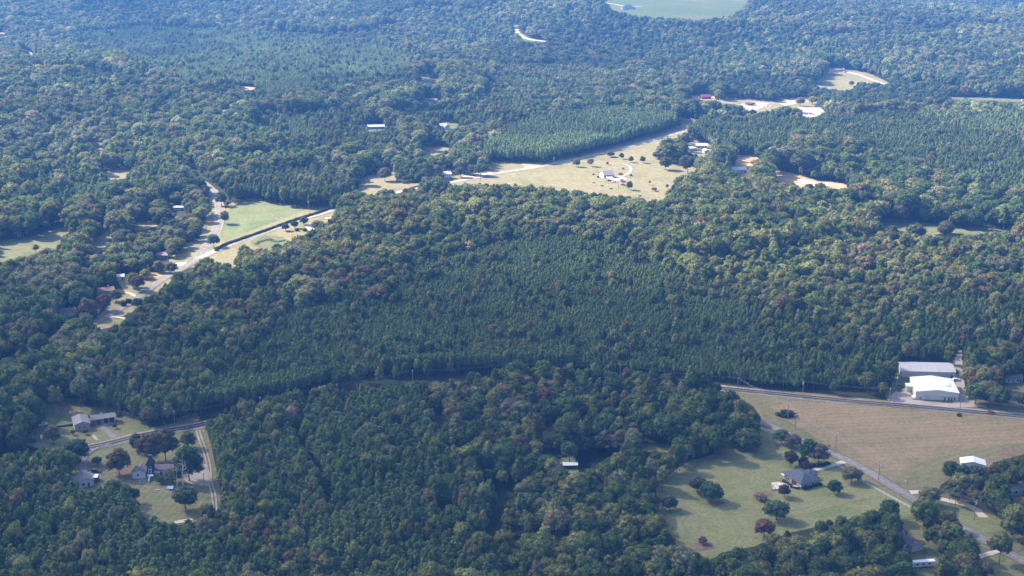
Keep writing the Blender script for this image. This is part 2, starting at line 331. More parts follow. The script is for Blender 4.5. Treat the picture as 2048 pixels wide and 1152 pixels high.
# --- clearings: visible open ground, in photo pixels
C = {
 'ranch': [(92,800),(150,806),(165,822),(215,826),(258,836),(283,848),(292,866),(345,858),(375,850),(382,860),(340,872),(275,886),(215,900),(165,910),(150,898),(110,893),(72,887),(70,872),(85,858),(97,845),(95,825)],
 'towerhouse': [(165,912),(178,902),(222,890),(290,874),(365,862),(392,858),(404,864),(411,890),(418,925),(427,960),(434,1008),(415,1010),(396,1000),(402,1018),(388,1036),(350,1043),(310,1034),(290,1026),(283,1005),(284,985),(262,962),(225,956),(207,970),(176,980),(150,975),(152,955),(160,935),(168,925)],
 'lawn': [(1528,848),(1552,858),(1605,885),(1660,912),(1700,930),(1760,965),(1830,1010),(1828,1020),(1796,1026),(1780,1020),(1755,1014),(1743,1022),(1698,1028),(1650,1038),(1576,1054),(1513,1080),(1435,1095),(1414,1116),(1378,1098),(1345,1072),(1330,1045),(1326,1002),(1327,975),(1352,955),(1388,932),(1440,917),(1450,895),(1480,900),(1510,880),(1520,865)],
 'field': [(1440,772),(1560,783),(1700,797),(1800,806),(1900,815),(2075,832),(2075,900),(1990,922),(1975,925),(1945,923),(1915,940),(1900,955),(1880,968),(1870,985),(1850,1000),(1838,1003),(1828,1012),(1745,965),(1655,910),(1606,885),(1552,860),(1532,845),(1510,812),(1480,795)],
 'lot': [(1778,808),(1772,792),(1785,772),(1792,752),(1798,735),(1803,727),(1903,733),(1910,715),(1914,700),(1922,702),(1922,730),(1922,760),(1928,778),(1955,800),(1985,806),(2060,812),(2060,836),(1778,812)],
 'backlot': [(2012,770),(2060,765),(2060,818),(2020,812)],
 'pondgrass': [(1086,858),(1112,855),(1113,868),(1102,882),(1090,880)],
 'pond': [(1152,903),(1180,900),(1232,893),(1240,903),(1208,922),(1180,938),(1158,940),(1122,942),(1120,926),(1150,918)],
 'pondstrip': [(1278,889),(1340,892),(1335,902),(1285,899)],
 'leftroads': [(418,386),(432,383),(440,400),(447,425),(462,412),(478,404),(508,401),(560,412),(620,418),(665,416),(672,424),(655,440),(628,458),(605,466),(572,486),(548,500),(530,498),(500,494),(474,502),(466,515),(468,538),(447,535),(432,520),(400,527),(385,530),(345,532),(343,518),(362,505),(378,490),(400,480),(412,455),(420,430),(428,412),(424,400)],
 'leftmeadow': [(-10,486),(60,478),(125,460),(134,460),(137,480),(110,495),(60,512),(-10,523)],
 'leftmeadowtwo': [(188,482),(215,466),(220,474),(205,492),(192,508)],
 'oldfield': [(203,345),(255,336),(263,345),(246,360),(215,356)],
 'oldfieldtwo': [(186,283),(204,283),(205,304),(190,302)],
 'homes': [(188,646),(222,612),(218,600),(256,590),(248,575),(240,562),(240,549),(275,556),(300,548),(335,546),(347,552),(333,566),(306,590),(284,604),(262,621),(238,635),(252,638),(246,646),(205,655),(186,658)],
 'homestwo': [(268,448),(285,445),(310,442),(312,450),(290,456),(272,458)],
 'middlefield': [(975,324),(1085,328),(1110,322),(1170,310),(1240,291),(1300,274),(1352,256),(1372,256),(1372,265),(1330,282),(1316,292),(1304,312),(1320,326),(1375,332),(1400,344),(1372,350),(1345,365),(1331,385),(1326,403),(1290,400),(1240,391),(1150,382),(1080,373),(1000,367),(940,369),(905,368),(915,352),(940,345),(965,343),(978,335)],
 'westpasture': [(718,384),(722,360),(745,350),(775,341),(790,346),(788,366),(820,368),(845,370),(800,379),(765,380),(738,391)],
 'whitehouse': [(884,338),(905,336),(915,345),(920,352),(905,362),(885,358)],
 'northmeadow': [(846,292),(905,296),(888,306),(862,316),(850,310)],
 'orangelot': [(1472,312),(1508,312),(1520,322),(1500,332),(1505,348),(1478,352),(1464,345),(1464,333),(1474,330)],
 'orangestrip': [(1548,342),(1580,346),(1620,360),(1690,368),(1696,376),(1640,380),(1600,374),(1562,366),(1546,354)],
 'whitehomes': [(1372,302),(1376,290),(1392,282),(1418,290),(1424,302),(1414,318),(1394,308)],
 'northlot': [(1432,202),(1460,196),(1500,200),(1545,204),(1560,200),(1618,196),(1636,204),(1620,216),(1560,215),(1532,222),(1505,229),(1480,213),(1440,209)],
 'northlottwo': [(1595,216),(1640,216),(1650,224),(1622,236),(1606,230)],
 'redroof': [(1374,192),(1425,189),(1432,202),(1380,200)],
 'roadbend': [(1360,236),(1390,238),(1386,250),(1364,250)],
 'northlawn': [(1632,164),(1650,152),(1652,138),(1700,139),(1740,150),(1782,169),(1745,165),(1712,164),(1706,178),(1690,182),(1660,178),(1633,173)],
 'farfield': [(1205,-4),(1500,-4),(1490,15),(1460,32),(1400,38),(1330,36),(1260,30),(1215,14)],
 'curve': [(1028,46),(1036,46),(1036,62),(1046,71),(1064,79),(1092,82),(1090,85),(1060,84),(1040,76),(1030,66)],
 'eastroad': [(1895,194),(2060,197),(2060,206),(1990,203),(1900,199)],
 'farmeadow': [(838,156),(880,155),(878,166),(850,167)],
 'housenorth': [(832,198),(880,196),(884,204),(850,208)],
 'housenorthtwo': [(725,250),(768,248),(772,259),(735,263)],
 'housenorththree': [(880,247),(905,243),(915,250),(905,262),(884,262)],
 'eastmeadow': [(1762,436),(1800,440),(1850,449),(1900,456),(1960,456),(2034,459),(2034,463),(1985,465),(1930,472),(1880,474),(1840,468),(1790,462),(1760,454)],
 'westhouses': [(-10,66),(10,66),(12,75),(-10,76)], 'westroad': [(38,97),(58,102),(74,113),(68,117),(52,108)], 'redhouse': [(196,572),(236,570),(240,590),(200,594)], 'smallred': [(312,508),(336,507),(337,520),(313,521)], 'whitegarage': [(228,551),(246,549),(247,564),(229,566)],
 'soilpatch': [(480,173),(512,174),(506,180),(486,179)],
 'southeast': [(1922,1006),(1950,1018),(1975,1032),(1998,1040),(2002,1058),(1978,1058),(1962,1066),(1990,1084),(1976,1092),(1940,1072),(1922,1062),(1926,1040)],
 'southeasttwo': [(2012,1102),(2060,1122),(2060,1160),(2000,1150),(1990,1136),(2020,1126)],
 'southeastthree': [(1948,1116),(1985,1108),(1990,1120),(1960,1128)],
 'brownhouse': [(1798,1046),(1842,1044),(1848,1092),(1838,1104),(1806,1092),(1800,1070)],
 'camper': [(1822,1118),(1868,1114),(1872,1136),(1845,1142),(1822,1136)],
 'whiteshed': [(1915,926),(1978,924),(1982,940),(1918,944)],
 'eastsheds': [(2022,976),(2060,972),(2060,1004),(2024,1006)],
 'westhousetwo': [(118,618),(150,616),(152,632),(122,634)],
 'fieldshed': [(345,412),(368,410),(370,420),(346,421)], 'tealshed': [(203,436),(216,436),(216,450),(204,450)], 'greyshed': [(112,441),(132,441),(132,450),(112,450)],
}
CLEAR = [np.array(v, float) for v in C.values()]

# --- fields and lawns
def sh(key, m, lvl=1, g=7, name='field'): return sheet(name, C[key], m, lvl, g)
sh('ranch', LAWN_B, 1, 13, 'lawn'); sh('towerhouse', LAWN_S, 2, 11, 'lawn')
sh('lawn', LAWN, 1, 15, 'lawn'); sheet('rough_lawn', [(1640,1050),(1790,1010),(1850,1010),(1880,990),(1960,960),(2070,930),(2070,1168),(1780,1168),(1700,1100)], MEADOW, 0.6); sh('field', FIELD_TAN, 2, 3, 'field')
sh('lot', MEADOW, 3, 2, 'lawn'); sh('backlot', MEADOW, 1, 2, 'lawn')
for k in ('pondgrass', 'pondstrip'): sh(k, LAWN, 1, 5, 'grass_clearing')
sheet('pond', [(1148,902),(1180,899),(1236,892),(1244,903),(1210,926),(1180,945),(1158,945),(1152,925)], WATER, 3)
sheet('pond_bank', grow([(1118,920),(1152,912),(1236,886),(1250,903),(1210,935),(1170,955),(1120,948)], 3), LAWN, 1)
sheet('pond', [(1868,470),(1900,466),(1928,468),(1922,475),(1890,479)], WATER, 3)
sh('leftroads', FIELD_LT, 1, 6, 'pasture')
sheet('pasture', [(478,404),(508,401),(560,412),(612,419),(560,440),(500,462),(450,482),(440,478),(444,450),(452,430),(462,414)], FIELD_GREEN, 2)
sheet('garden_plot', [(500,482),(530,471),(566,474),(578,482),(560,496),(545,502),(505,492)], MEADOW, 2)
for k in ('leftmeadow', 'leftmeadowtwo'): sh(k, MEADOW, 1, 6, 'meadow')
for k in ('oldfield', 'oldfieldtwo', 'homes', 'homestwo', 'westpasture', 'northmeadow', 'farmeadow', 'roadbend', 'northlawn'): sh(k, FIELD_LT, 1, 4, 'meadow')
sh('middlefield', FIELD_LT, 2, 5, 'pasture'); sh('whitehouse', MEADOW, 1, 3, 'lawn')
sh('orangelot', SOIL, 1, 3, 'soil'); sh('orangestrip', SOIL, 1, 3, 'soil'); sh('whitehomes', FIELD_LT, 1, 3, 'lawn')
sh('northlot', FIELD_LT, 1, 3, 'meadow'); sh('northlottwo', GRAVEL, 1, 2, 'gravel_yard'); sh('redroof', SOIL, 1, 2, 'soil')
sh('farfield', FARFIELD, 1, 3, 'field'); sh('eastroad', MEADOW, 1, 1, 'verge'); sh('curve', FARFIELD, 1, 4, 'verge')
for k in ('housenorth', 'housenorthtwo', 'housenorththree', 'westhouses', 'westhousetwo'): sh(k, MEADOW, 1, 2, 'lawn')
sh('eastmeadow', MEADOW, 1, 4, 'meadow'); sh('soilpatch', SOIL, 1, 2, 'soil')
for k in ('southeast', 'southeasttwo', 'southeastthree', 'brownhouse', 'camper', 'whiteshed', 'eastsheds'): sh(k, LAWN, 1.6, 8, 'lawn')

# field margins, bare patches, mown bands in the lawn
sheet('field_margin', [(1443,782),(1500,790),(1600,799),(1540,812),(1560,832),(1620,868),(1700,915),(1760,950),(1830,1000),(1812,1000),(1745,958),(1655,906),(1606,880),(1552,856),(1534,843),(1512,815),(1482,797)], FIELD_GRN, 3)
sheet('field_margin', [(1790,952),(1840,925),(1900,905),(1960,893),(2075,885),(2075,903),(1990,922),(1945,923),(1905,948),(1880,968),(1866,990),(1842,1000),(1800,972)], FIELD_GRN, 4)
sheet('field_margin', [(1995,900),(2020,898),(2048,900),(2030,912),(1998,916)], REDSOIL, 5)
for w_, px in ((4.2, [(1345,962),(1400,945),(1460,928),(1520,912),(1568,904)]), (3.2, [(1352,985),(1400,962),(1470,938),(1530,924),(1575,914)]),
               (5, [(1362,992),(1400,1020),(1440,1048),(1490,1068),(1540,1072)]), (3.5, [(1430,1010),(1470,1032),(1500,1052),(1540,1062)]),
               (4.5, [(1575,1032),(1640,1014),(1700,998),(1760,990)]), (3, [(1580,1020),(1640,1004),(1705,988)]), (4, [(1345,1000),(1352,1040),(1368,1075)]),
               (4, [(1360,990),(1375,1030),(1400,1090)]), (5, [(1530,858),(1550,875),(1572,893)])):
    ribbon('mown_band', path_world(px), w_, .12, LAWNPATCH, jit=.6)
for px in ([(1475,893),(1500,889),(1522,895),(1515,902),(1485,903)], [(1405,1008),(1440,1000),(1450,1006),(1425,1015)], [(1380,1088),(1420,1084),(1430,1096),(1400,1104)], [(1635,929),(1660,925),(1668,931),(1640,934)],
           [(1510,985),(1540,982),(1545,992),(1515,995)]):
    sheet('bare_patch', px, REDSOIL, 3)
sheet('leaf_litter', [(92,800),(130,798),(155,808),(150,820),(110,822),(96,815)], REDSOIL, 3)
sheet('leaf_litter', [(232,930),(262,922),(266,960),(240,958),(228,945)], REDSOIL, 4)
sheet('bare_patch', [(138,821),(150,820),(163,823),(150,828),(138,827)], SOIL, 3)
sheet('bare_patch', [(178,868),(190,870),(198,881),(192,881)], SOIL, 3)
sheet('leaf_litter', [(350,838),(392,825),(400,835),(392,856),(360,856)], REDSOIL, 3)
sheet('terrace', [(276,958),(300,952),(322,955),(326,959),(300,960),(278,961)], mat_ground('terracotta_paving', [(.55, .27, .17), (.62, .34, .22), (.5, .3, .2)], .2, 2), 5)
sheet('gravel_yard', [(384,938),(398,930),(412,928),(421,948),(421,972),(400,972),(372,968),(366,955)], GRAVEL, 4)
sheet('soil_drive', [(392,862),(402,860),(416,905),(422,930),(408,930),(402,895)], REDSOIL, 3)
sheet('concrete_pad', [(184.5,844.5),(202,841),(213,848.5),(193,853)], CONC, 4)
sheet('concrete_pad', [(166,942),(176,944),(198,951),(186,955),(176,952)], CONC, 4)
sheet('paved_yard', [(1779,807),(1774,798),(1790,784),(1805,776),(1815,780),(1822,790),(1830,800),(1905,808),(1918,775),(1926,782),(1950,804),(1975,815),(1900,815),(1850,810)], GRAVEL, 5)
sheet('gravel_yard', [(1908,748),(1921,750),(1920,764),(1910,762)], CONC, 5)
sheet('concrete_pad', [(1945,1020),(1962,1022),(1978,1036),(1958,1035)], CONC, 4)
sheet('patio', [(1539,966),(1556,964),(1582,970),(1580,977),(1545,981)], CONC, 4)
sheet('patio', [(1213,355),(1228,352),(1245,353),(1255,360),(1235,363),(1218,362)], CONC, 5)
sheet('gravel_yard', [(610,452),(618,448),(630,458),(618,462)], CONC, 4)
sheet('sandy_yard', [(270,548),(320,548),(332,552),(300,556),(275,555)], SOIL, 3)
sheet('sandy_yard', [(345,527),(388,524),(392,530),(360,532)], CONC, 3)
sheet('gravel_yard', [(1480,208),(1500,203),(1540,206),(1520,218),(1500,224)], GRAVEL, 3)
sheet('gravel_yard', [(1550,204),(1600,198),(1620,203),(1570,212)], GRAVEL, 3)
sheet('gravel_yard', [(925,352),(960,345),(985,345),(965,356),(930,358)], CONC, 4)
sheet('sandy_yard', [(1590,352),(1620,362),(1680,371),(1640,376),(1600,366)], mat_ground('pale_sand', [(.6, .45, .35), (.7, .56, .46), (.6, .48, .38)], .05, .5), 3)
sheet('sandy_yard', [(1040,326),(1085,326),(1080,333),(1050,336)], SOIL, 4)

# --- roads
main_c = path_world([(-90,962),(60,925),(130,906),(165,898),(215,888),(275,873),(340,861),(390,853),(520,823),(672,800),(826,782),(950,767),(1050,758),(1150,757),(1280,762),(1360,768),(1440,777),(1560,789),(1700,803),(1800,811),(1900,820),(2048,834),(2200,848)], 8)
ribbon('verge', main_c, 8.8, .22, SHOULD, jit=1.1); ribbon('road', main_c, 6.4, .30, ASPH)
ribbon('road_marking', main_c, .16, .36, PAINT_W, shift=2.9); ribbon('road_marking', main_c, .16, .36, PAINT_W, shift=-2.9)
ribbon('road_marking', main_c, .14, .36, PAINT_Y, shift=.15); ribbon('road_marking', main_c, .14, .36, PAINT_Y, shift=-.15)
side_c = path_world([(1440,800),(1500,836),(1530,847),(1560,861),(1606,884),(1655,904),(1700,924),(1745,949),(1800,983),(1850,1013),(1900,1042),(1945,1068),(2020,1108),(2060,1130),(2130,1165)], 8)
ribbon('verge', side_c, 7.8, .24, MEADOW, jit=.5); ribbon('road', side_c, 5.6, .30, ASPH_L); ribbon('road_marking', side_c, .14, .36, PAINT_Y)
ribbon('road', path_world([(52,885),(72,889),(100,894),(130,900),(160,901)]), 5.5, .27, ASPH_L)
r1 = path_world([(370,340),(400,362),(425,383),(437,405),(440,430),(432,460),(414,490),(396,517)], 8)
r2 = path_world([(396,517),(372,533),(335,553),(305,573),(290,585),(250,612),(190,645),(100,690),(0,740)], 8)
r3 = path_world([(396,518),(430,502),(470,485),(530,464),(590,443),(640,429),(668,420),(700,408),(780,388),(905,365),(960,354),(1000,346),(1080,334),(1110,327),(1170,314),(1240,298),(1300,281),(1370,262),(1400,250),(1440,236)], 8)
for c_ in (r1, r2, r3): ribbon('verge', c_, 9, .22, SHOULD if c_ is not r2 else MEADOW, jit=.8)
ribbon('road', np.vstack([r1[:-1], r2]), 6.4, .30, ASPH_L); ribbon('road_marking', np.vstack([r1[:-1], r2]), .18, .36, PAINT_Y)
ribbon('road', r3, 6.2, .34, GRAVEL)
for px, w_, m_, in (([(1040,28),(1031,42),(1031,54),(1036,66),(1048,75),(1066,80),(1092,83)], 7.5, CONC), ([(1690,144),(1715,149),(1745,160),(1780,172),(1812,182),(1850,190)], 4.5, CONC),
        ([(1890,197),(1960,199),(2060,202)], 5, ASPH_L), ([(190,846),(205,855),(218,866),(231,878)], 3.2, ASPH_L), ([(205,853),(215,849),(226,846)], 3.0, GRAVEL),
        ([(173,903),(170,918),(167,932),(168,945)], 3.6, ASPH_L), ([(1614,943),(1640,938),(1665,931),(1692,923)], 3.6, CONC),
        ([(1228,328),(1245,328),(1258,333),(1262,340),(1256,348),(1244,353),(1230,357)], 2.8, GRAVEL), ([(1160,323),(1190,326),(1230,328)], 3.0, GRAVEL),
        ([(1815,782),(1822,776),(1835,771),(1848,769)], 4.0, GRAVEL), ([(940,345),(948,352),(965,356)], 4, ASPH_L), ([(936,334),(928,342),(918,348)], 3.5, GRAVEL),
        ([(1205,4),(1225,8),(1250,12),(1282,13)], 4, CONC), ([(1820,985),(1850,986),(1880,998),(1930,1010),(1960,1024)], 4.0, CONC),
        ([(1932,1122),(1955,1115),(1985,1106),(2010,1098)], 3.4, CONC), ([(210,636),(230,634),(252,638)], 3, CONC), ([(252,585),(262,588),(275,595)], 3, CONC),
        ([(650,437),(660,436),(672,432)], 4, CONC), ([(42,98),(58,104),(70,114)], 4, GRAVEL), ([(1916,700),(1918,730),(1920,765),(1924,785)], 5, GRAVEL),
        ([(1600,215),(1612,222),(1622,232)], 6, CONC), ([(1395,198),(1420,200),(1450,205),(1490,212)], 4, GRAVEL)):
    ribbon('driveway', path_world(px, 4), w_, .26, m_, jit=.25)
tw = path_world([(396,862),(402,882),(410,903),(417,930),(419,950),(421,968),(426,985),(429,1010),(431,1040)], 4)
for s_ in (-.85, .85): ribbon('wheel_track', tw, .8, .33, GRAVEL, shift=s_, jit=.15)
ribbon('service_track', path_world([(350,1046),(370,1042),(385,1040)], 4), 3, .26, CONC)
ROADS = [main_c, side_c, r1, r2, r3]
# ================================================================== TREES
ICO = []
def ico(sub):
    bm = bmesh.new(); bmesh.ops.create_icosphere(bm, subdivisions=sub, radius=1.0)
    v = np.array([x.co[:] for x in bm.verts]); f = [tuple(y.index for y in x.verts) for x in bm.faces]; bm.free(); return v, f
IV1, IF1 = ico(1); IV2, IF2 = ico(2)
def crown_quads(rs, pts, nrm, size, tilt=.55):
    n = len(pts); nn = nrm+rs.normal(0, tilt, (n, 3)); nn /= np.linalg.norm(nn, axis=1)[:, None]
    a = np.cross(nn, rs.normal(0, 1, (n, 3))); a /= np.linalg.norm(a, axis=1)[:, None]; b = np.cross(nn, a)
    sz = size*rs.uniform(.6, 1.35, (n, 1)); V = []
    for ca, cb in ((-1, -.7), (.8, -1), (1, .75), (-.75, 1)):
        V.append(pts+(a*ca*rs.uniform(.7, 1.2, (n, 1))+b*cb*rs.uniform(.6, 1.1, (n, 1)))*sz*.5)
    return np.stack(V, 1).reshape(-1, 3), [(4*i, 4*i+1, 4*i+2, 4*i+3) for i in range(n)]
def crown_broad(seed, R=6.0, H=17.0, zb=5.0, K=20, quad=.95, dens=1.35, lump=(.30, .44), point=0.0):
    """clumps of leaf-sized faces round loose lobes; reference size R, H in metres"""
    rs = np.random.RandomState(seed); cz = (H+zb)/2; hz = (H-zb)/2; Cn = []; Rr = []
    for i in range(K):
        z = 1-1.55*(i+.5)/K; th = i*2.399+rs.uniform(-.5, .5); r = math.sqrt(max(0, 1-z*z))
        rad = R*rs.uniform(*lump); k = .66+rs.uniform(-.14, .12); tp = 1-point*max(0, z)
        Cn.append((R*k*r*math.cos(th)*tp, R*k*r*math.sin(th)*tp, cz+hz*(z*.74+rs.uniform(-.07, .07)))); Rr.append(rad*(1-point*.4*max(0, z)))
    Cn = np.array(Cn); Rr = np.array(Rr); V = []; F = []; n = 0
    for c, r in zip(Cn, Rr):
        v = IV1*r*.86*np.array([1, 1, .85])*rs.uniform(.82, 1.1, (len(IV1), 1))+c; V.append(v); F += [tuple(j+n for j in f) for f in IF1]; n += len(v)
    # inner mass
    v = IV1*np.array([R*.6, R*.6, hz*.72])*rs.uniform(.85, 1.1, (len(IV1), 1))+np.array([0, 0, cz-.2]); V.append(v); F += [tuple(j+n for j in f) for f in IF1]; n += len(v)
    for c, r in zip(Cn, Rr):
        k = int(4*math.pi*r*r*dens/(quad*quad)*.62); d = rs.normal(0, 1, (k, 3)); d /= np.linalg.norm(d, axis=1)[:, None]
        p = c+d*r*rs.uniform(.86, 1.12, (k, 1))*np.array([1, 1, .88])
        dist = np.linalg.norm(p[:, None]-Cn[None], axis=2)/Rr[None]; keep = (dist > .84).all(1) & (p[:, 2] > zb-1)
        p = p[keep]; d = d[keep]
        v, f = crown_quads(rs, p, d, quad); V.append(v); F += [tuple(j+n for j in q_) for q_ in f]; n += len(v)
    return np.vstack(V), F
def crown_pine(seed, R=2.5, H=13.0, zb=3.8, quad=.72, taper=.8, whorl=.5):
    """whorls of short needle sprays narrowing to a blunt top"""
    rs = np.random.RandomState(seed); V = []; F = []; n = 0; z = zb; P_ = []; D_ = []
    lean = rs.uniform(-.25, .25, 2)
    while z < H-.2:
        t = (z-zb)/(H-zb); r = R*(1-t)**taper*(.85+.15*math.sin(z*3))*min(1, .55+t*3); k = max(3, int(3+r*2.4)); o = rs.uniform(0, 6)
        for i in range(k):
            th = o+6.283*i/k+rs.uniform(-.35, .35); rr = r*rs.uniform(.65, 1.12)
            for j in range(4):
                q_ = rr*(.35+.22*j); P_.append((q_*math.cos(th)+rs.normal(0, .18)+lean[0]*t, q_*math.sin(th)+rs.normal(0, .18)+lean[1]*t, z+.28*q_/R*1.2+rs.normal(0, .16)))
                D_.append((math.cos(th)*.8, math.sin(th)*.8, .75))
        z += whorl*rs.uniform(.85, 1.15)
    P_.append((lean[0], lean[1], H)); D_.append((0, 0, 1))
    v, f = crown_quads(rs, np.array(P_), np.array(D_), quad, .5); V.append(v); F += f; n += len(v)
    m = 7
    for a, b, ra, rb in ((zb+.3, zb+(H-zb)*.35, R*.42, R*.62), (zb+(H-zb)*.35, zb+(H-zb)*.7, R*.62, R*.38), (zb+(H-zb)*.7, H-.5, R*.38, .1)):
        ring = [(r*math.cos(6.283*i/m)*rs.uniform(.8, 1.15), r*math.sin(6.283*i/m)*rs.uniform(.8, 1.15), z_) for z_, r in ((a, ra), (b, rb)) for i in range(m)]
        V.append(np.array(ring)); F += [(n+i, n+(i+1) % m, n+(i+1) % m+m, n+i+m) for i in range(m)]; n += 2*m
    return np.vstack(V), F
def trunk_mb(r, h, seed=0, limbs=4, n=7):
    rs = random.Random(seed); b = MB(); x = y = 0; z = -.6; rr = r*1.35; segs = 4
    for i in range(segs):
        x2, y2, z2 = x+rs.uniform(-.15, .15), y+rs.uniform(-.15, .15), -.6+(h+.6)*(i+1)/segs; r2 = r*(1-.17*(i+1))
        b.tube((x, y, z), (x2, y2, z2), rr, r2, n, False); x, y, z, rr = x2, y2, z2, r2
    for i in range(limbs):
        a = rs.uniform(0, 6.28); zz = h*rs.uniform(.55, .95); l = h*rs.uniform(.3, .5)
        b.tube((0, 0, zz), (l*.7*math.cos(a), l*.7*math.sin(a), zz+l*.7), r*.42, r*.12, 5, False)
    return b
def to_mesh(name, V, F, m, extra=None, m2=None):
    me = bpy.data.meshes.new(name); V = V.tolist(); nf = len(F)
    if extra: k = len(V); V += [list(v) for v in extra.v]; F = F+[tuple(i+k for i in f) for f in extra.f]
    me.from_pydata(V, [], F); me.materials.append(m)
    if extra:
        me.materials.append(m2); me.polygons.foreach_set('material_index', [0]*nf+[1]*(len(F)-nf))
    me.update(); return me
BSPEC = [dict(seed=1), dict(seed=2, K=24, zb=4), dict(seed=3, K=16, lump=(.34, .5)), dict(seed=4, K=22, zb=6, R=5.4), dict(seed=5, K=18, H=18, R=5.0, zb=4, point=.35),
         dict(seed=6, K=26, lump=(.24, .36), zb=4.5), dict(seed=7, K=15, H=18.5, R=4.4, zb=3.5, point=.5, lump=(.36, .5)), dict(seed=8, K=20, zb=5.5, lump=(.28, .46))]
BDATA = [crown_broad(**k) for k in BSPEC]; BTR = [trunk_mb(.27, 10, i) for i in range(3)]
PDATA = [crown_pine(11, R=2.5, zb=6.0, taper=.45), crown_pine(12, R=2.4, H=13.4, zb=6.8, taper=.5), crown_pine(13, R=2.7, H=12.5, zb=5.4, taper=.45), crown_pine(14, R=2.5, zb=5.0, taper=.55), crown_pine(15, R=2.9, zb=6.6, taper=.4, quad=.8), crown_pine(16, R=2.5, H=13.2, zb=6.0, taper=.5)]
PTR = trunk_mb(.16, 11, 9, 0, 6)
YDATA = [crown_broad(60, zb=2.0, K=26, lump=(.30, .42)), crown_broad(61, zb=1.4, K=30, lump=(.26, .38)), crown_broad(62, zb=2.4, K=22, lump=(.34, .46)), crown_broad(63, zb=1.2, K=26, point=.3)]
REFB = (6.0, 17.0); REFP = (2.5, 13.0)
MB_IND = [to_mesh('crown', v, f, LEAF) for v, f in BDATA]; MP_IND = [to_mesh('crown', v, f, LEAF) for v, f in PDATA]
MY_IND = [to_mesh('crown', v, f, LEAF) for v, f in YDATA]
MB_TR = [b.mesh('trunk', BARK, True) for b in BTR]; MP_TR = PTR.mesh('trunk', BARK, True)
# the same trees as instanced woodland
lib = {}
for key, DD, TT in (('broad', BDATA, BTR), ('pine', PDATA, [PTR])):
    c_ = bpy.data.collections.new('woodland_'+key); lib[key] = c_
    for i, (v, f) in enumerate(DD):
        o = bpy.data.objects.new('woodland_%s_%02d' % (key, i), to_mesh('woodland', v, f, LEAF_I, TT[i % len(TT)], BARK)); c_.objects.link(o)

PAL = [((.068, .108, .048), 'dark green'), ((.100, .145, .052), 'mid green'), ((.142, .160, .058), 'olive green'), ((.19, .215, .095), 'yellow-green'),
       ((.155, .13, .08), 'brownish autumn'), ((.155, .165, .115), 'grey-green'), ((.15, .095, .085), 'reddish'), ((.26, .22, .16), 'pale tan')]
PPAL = [(.078, .122, .056), (.098, .146, .062), (.122, .164, .068)]
def tree(kind, u, v, h, r, pal, label, cat='tree', name=None, tr=None, seed=None, dz=0, group=None, zcol=None):
    """one free-standing tree, built where the photo shows its foot"""
    i = int(u*7+v*13) if seed is None else seed
    p = P(u, v); me, ref, trm = ((MY_IND[i % 4], REFB, MB_TR[i % 3]) if kind == 'b' else (MP_IND[i % 6], REFP, MP_TR))
    nm = name or ('broadleaf_tree' if kind == 'b' else 'pine_tree')
    t = thing(nm, label, cat, p, (i*1.7) % 6.28, group)
    o = bpy.data.objects.new('crown', me); COL.objects.link(o); o.parent = t
    o.scale = (r/ref[0], r/ref[0], h/ref[1]); c = pal if isinstance(pal, tuple) else PAL[pal][0]; o.color = (c[0]*1.85, c[1]*1.42, c[2]*1.3, 1)
    k = bpy.data.objects.new('trunk', trm); COL.objects.link(k); k.parent = t; k.scale = (r/ref[0]*1.1, r/ref[0]*1.1, h/ref[1]); return t

def bush(u, v, h, r, pal, label, name='shrub', cat='shrub', seed=None):
    """low dense crown that reaches the ground"""
    i = int(u*5+v*3) if seed is None else seed; p = P(u, v)
    rs = random.Random(i); me = SHR[i % 3]
    t = bpy.data.objects.new(name, me); COL.objects.link(t); t.location = p; t.rotation_euler = (0, 0, i % 6)
    t.scale = (r/2, r/2, h/2.4); c = pal if isinstance(pal, tuple) else PAL[pal][0]; t.color = (*c, 1); return tag(t, label, cat)
SHR = [to_mesh('shrub', *crown_broad(40+i, R=2, H=2.6, zb=-.5, K=11, quad=.42, lump=(.36, .5)), LEAF) for i in range(3)]
def tall_bare(name, label, u, v, h, seed, spread=.45, mtl=None, sub=3, cat='tree'):
    rs = random.Random(seed); t = thing(name, label, cat, P(u, v)); tk = MB(); br = MB()
    z = -.5; x = y = 0; r = h*.016
    pts = [(0, 0, -.5)]
    for i in range(8): pts.append((pts[-1][0]+rs.uniform(-.2, .2), pts[-1][1]+rs.uniform(-.2, .2), h*(i+1)/8))
    for i in range(8): tk.tube(pts[i], pts[i+1], r*(1-i*.11), r*(1-(i+1)*.11), 7, False)
    def grow_(p, d, l, rr, dep):
        q_ = p+d*l; br.tube(p, q_, rr, rr*.5, 5, False)
        if dep:
            for _ in range(3): grow_(p+d*l*rs.uniform(.45, 1), (d+Vector((rs.uniform(-.8, .8), rs.uniform(-.8, .8), rs.uniform(-.1, .7)))).normalized(), l*.55, rr*.5, dep-1)
    for i in range(13):
        zz = h*rs.uniform(.32, .97); a = rs.uniform(0, 6.28); j = min(7, int(zz/h*8)); b0 = Vector(pts[j]).lerp(Vector(pts[j+1]), zz/h*8-j)
        grow_(b0, Vector((math.cos(a), math.sin(a), rs.uniform(.1, .7))).normalized(), h*spread*(1.15-zz/h)*rs.uniform(.5, .9), r*.42, sub-1)
    tk.build('trunk', mtl or DEADWOOD, t, fix=False); br.build('branches', mtl or DEADWOOD, t, fix=False); return t

# ------------------------------------------------------------------ the woods
rs = np.random.RandomState(77)
def wnoise(x, y, sc, seed):
    r = np.random.RandomState(seed); s = 0
    for i in range(6):
        a = r.uniform(0, 6.28); k = 2*math.pi/(sc*r.uniform(.6, 1.7)); s = s+np.sin((x*math.cos(a)+y*math.sin(a))*k+r.uniform(0, 6.28))
    return s/2.45     # about unit variance
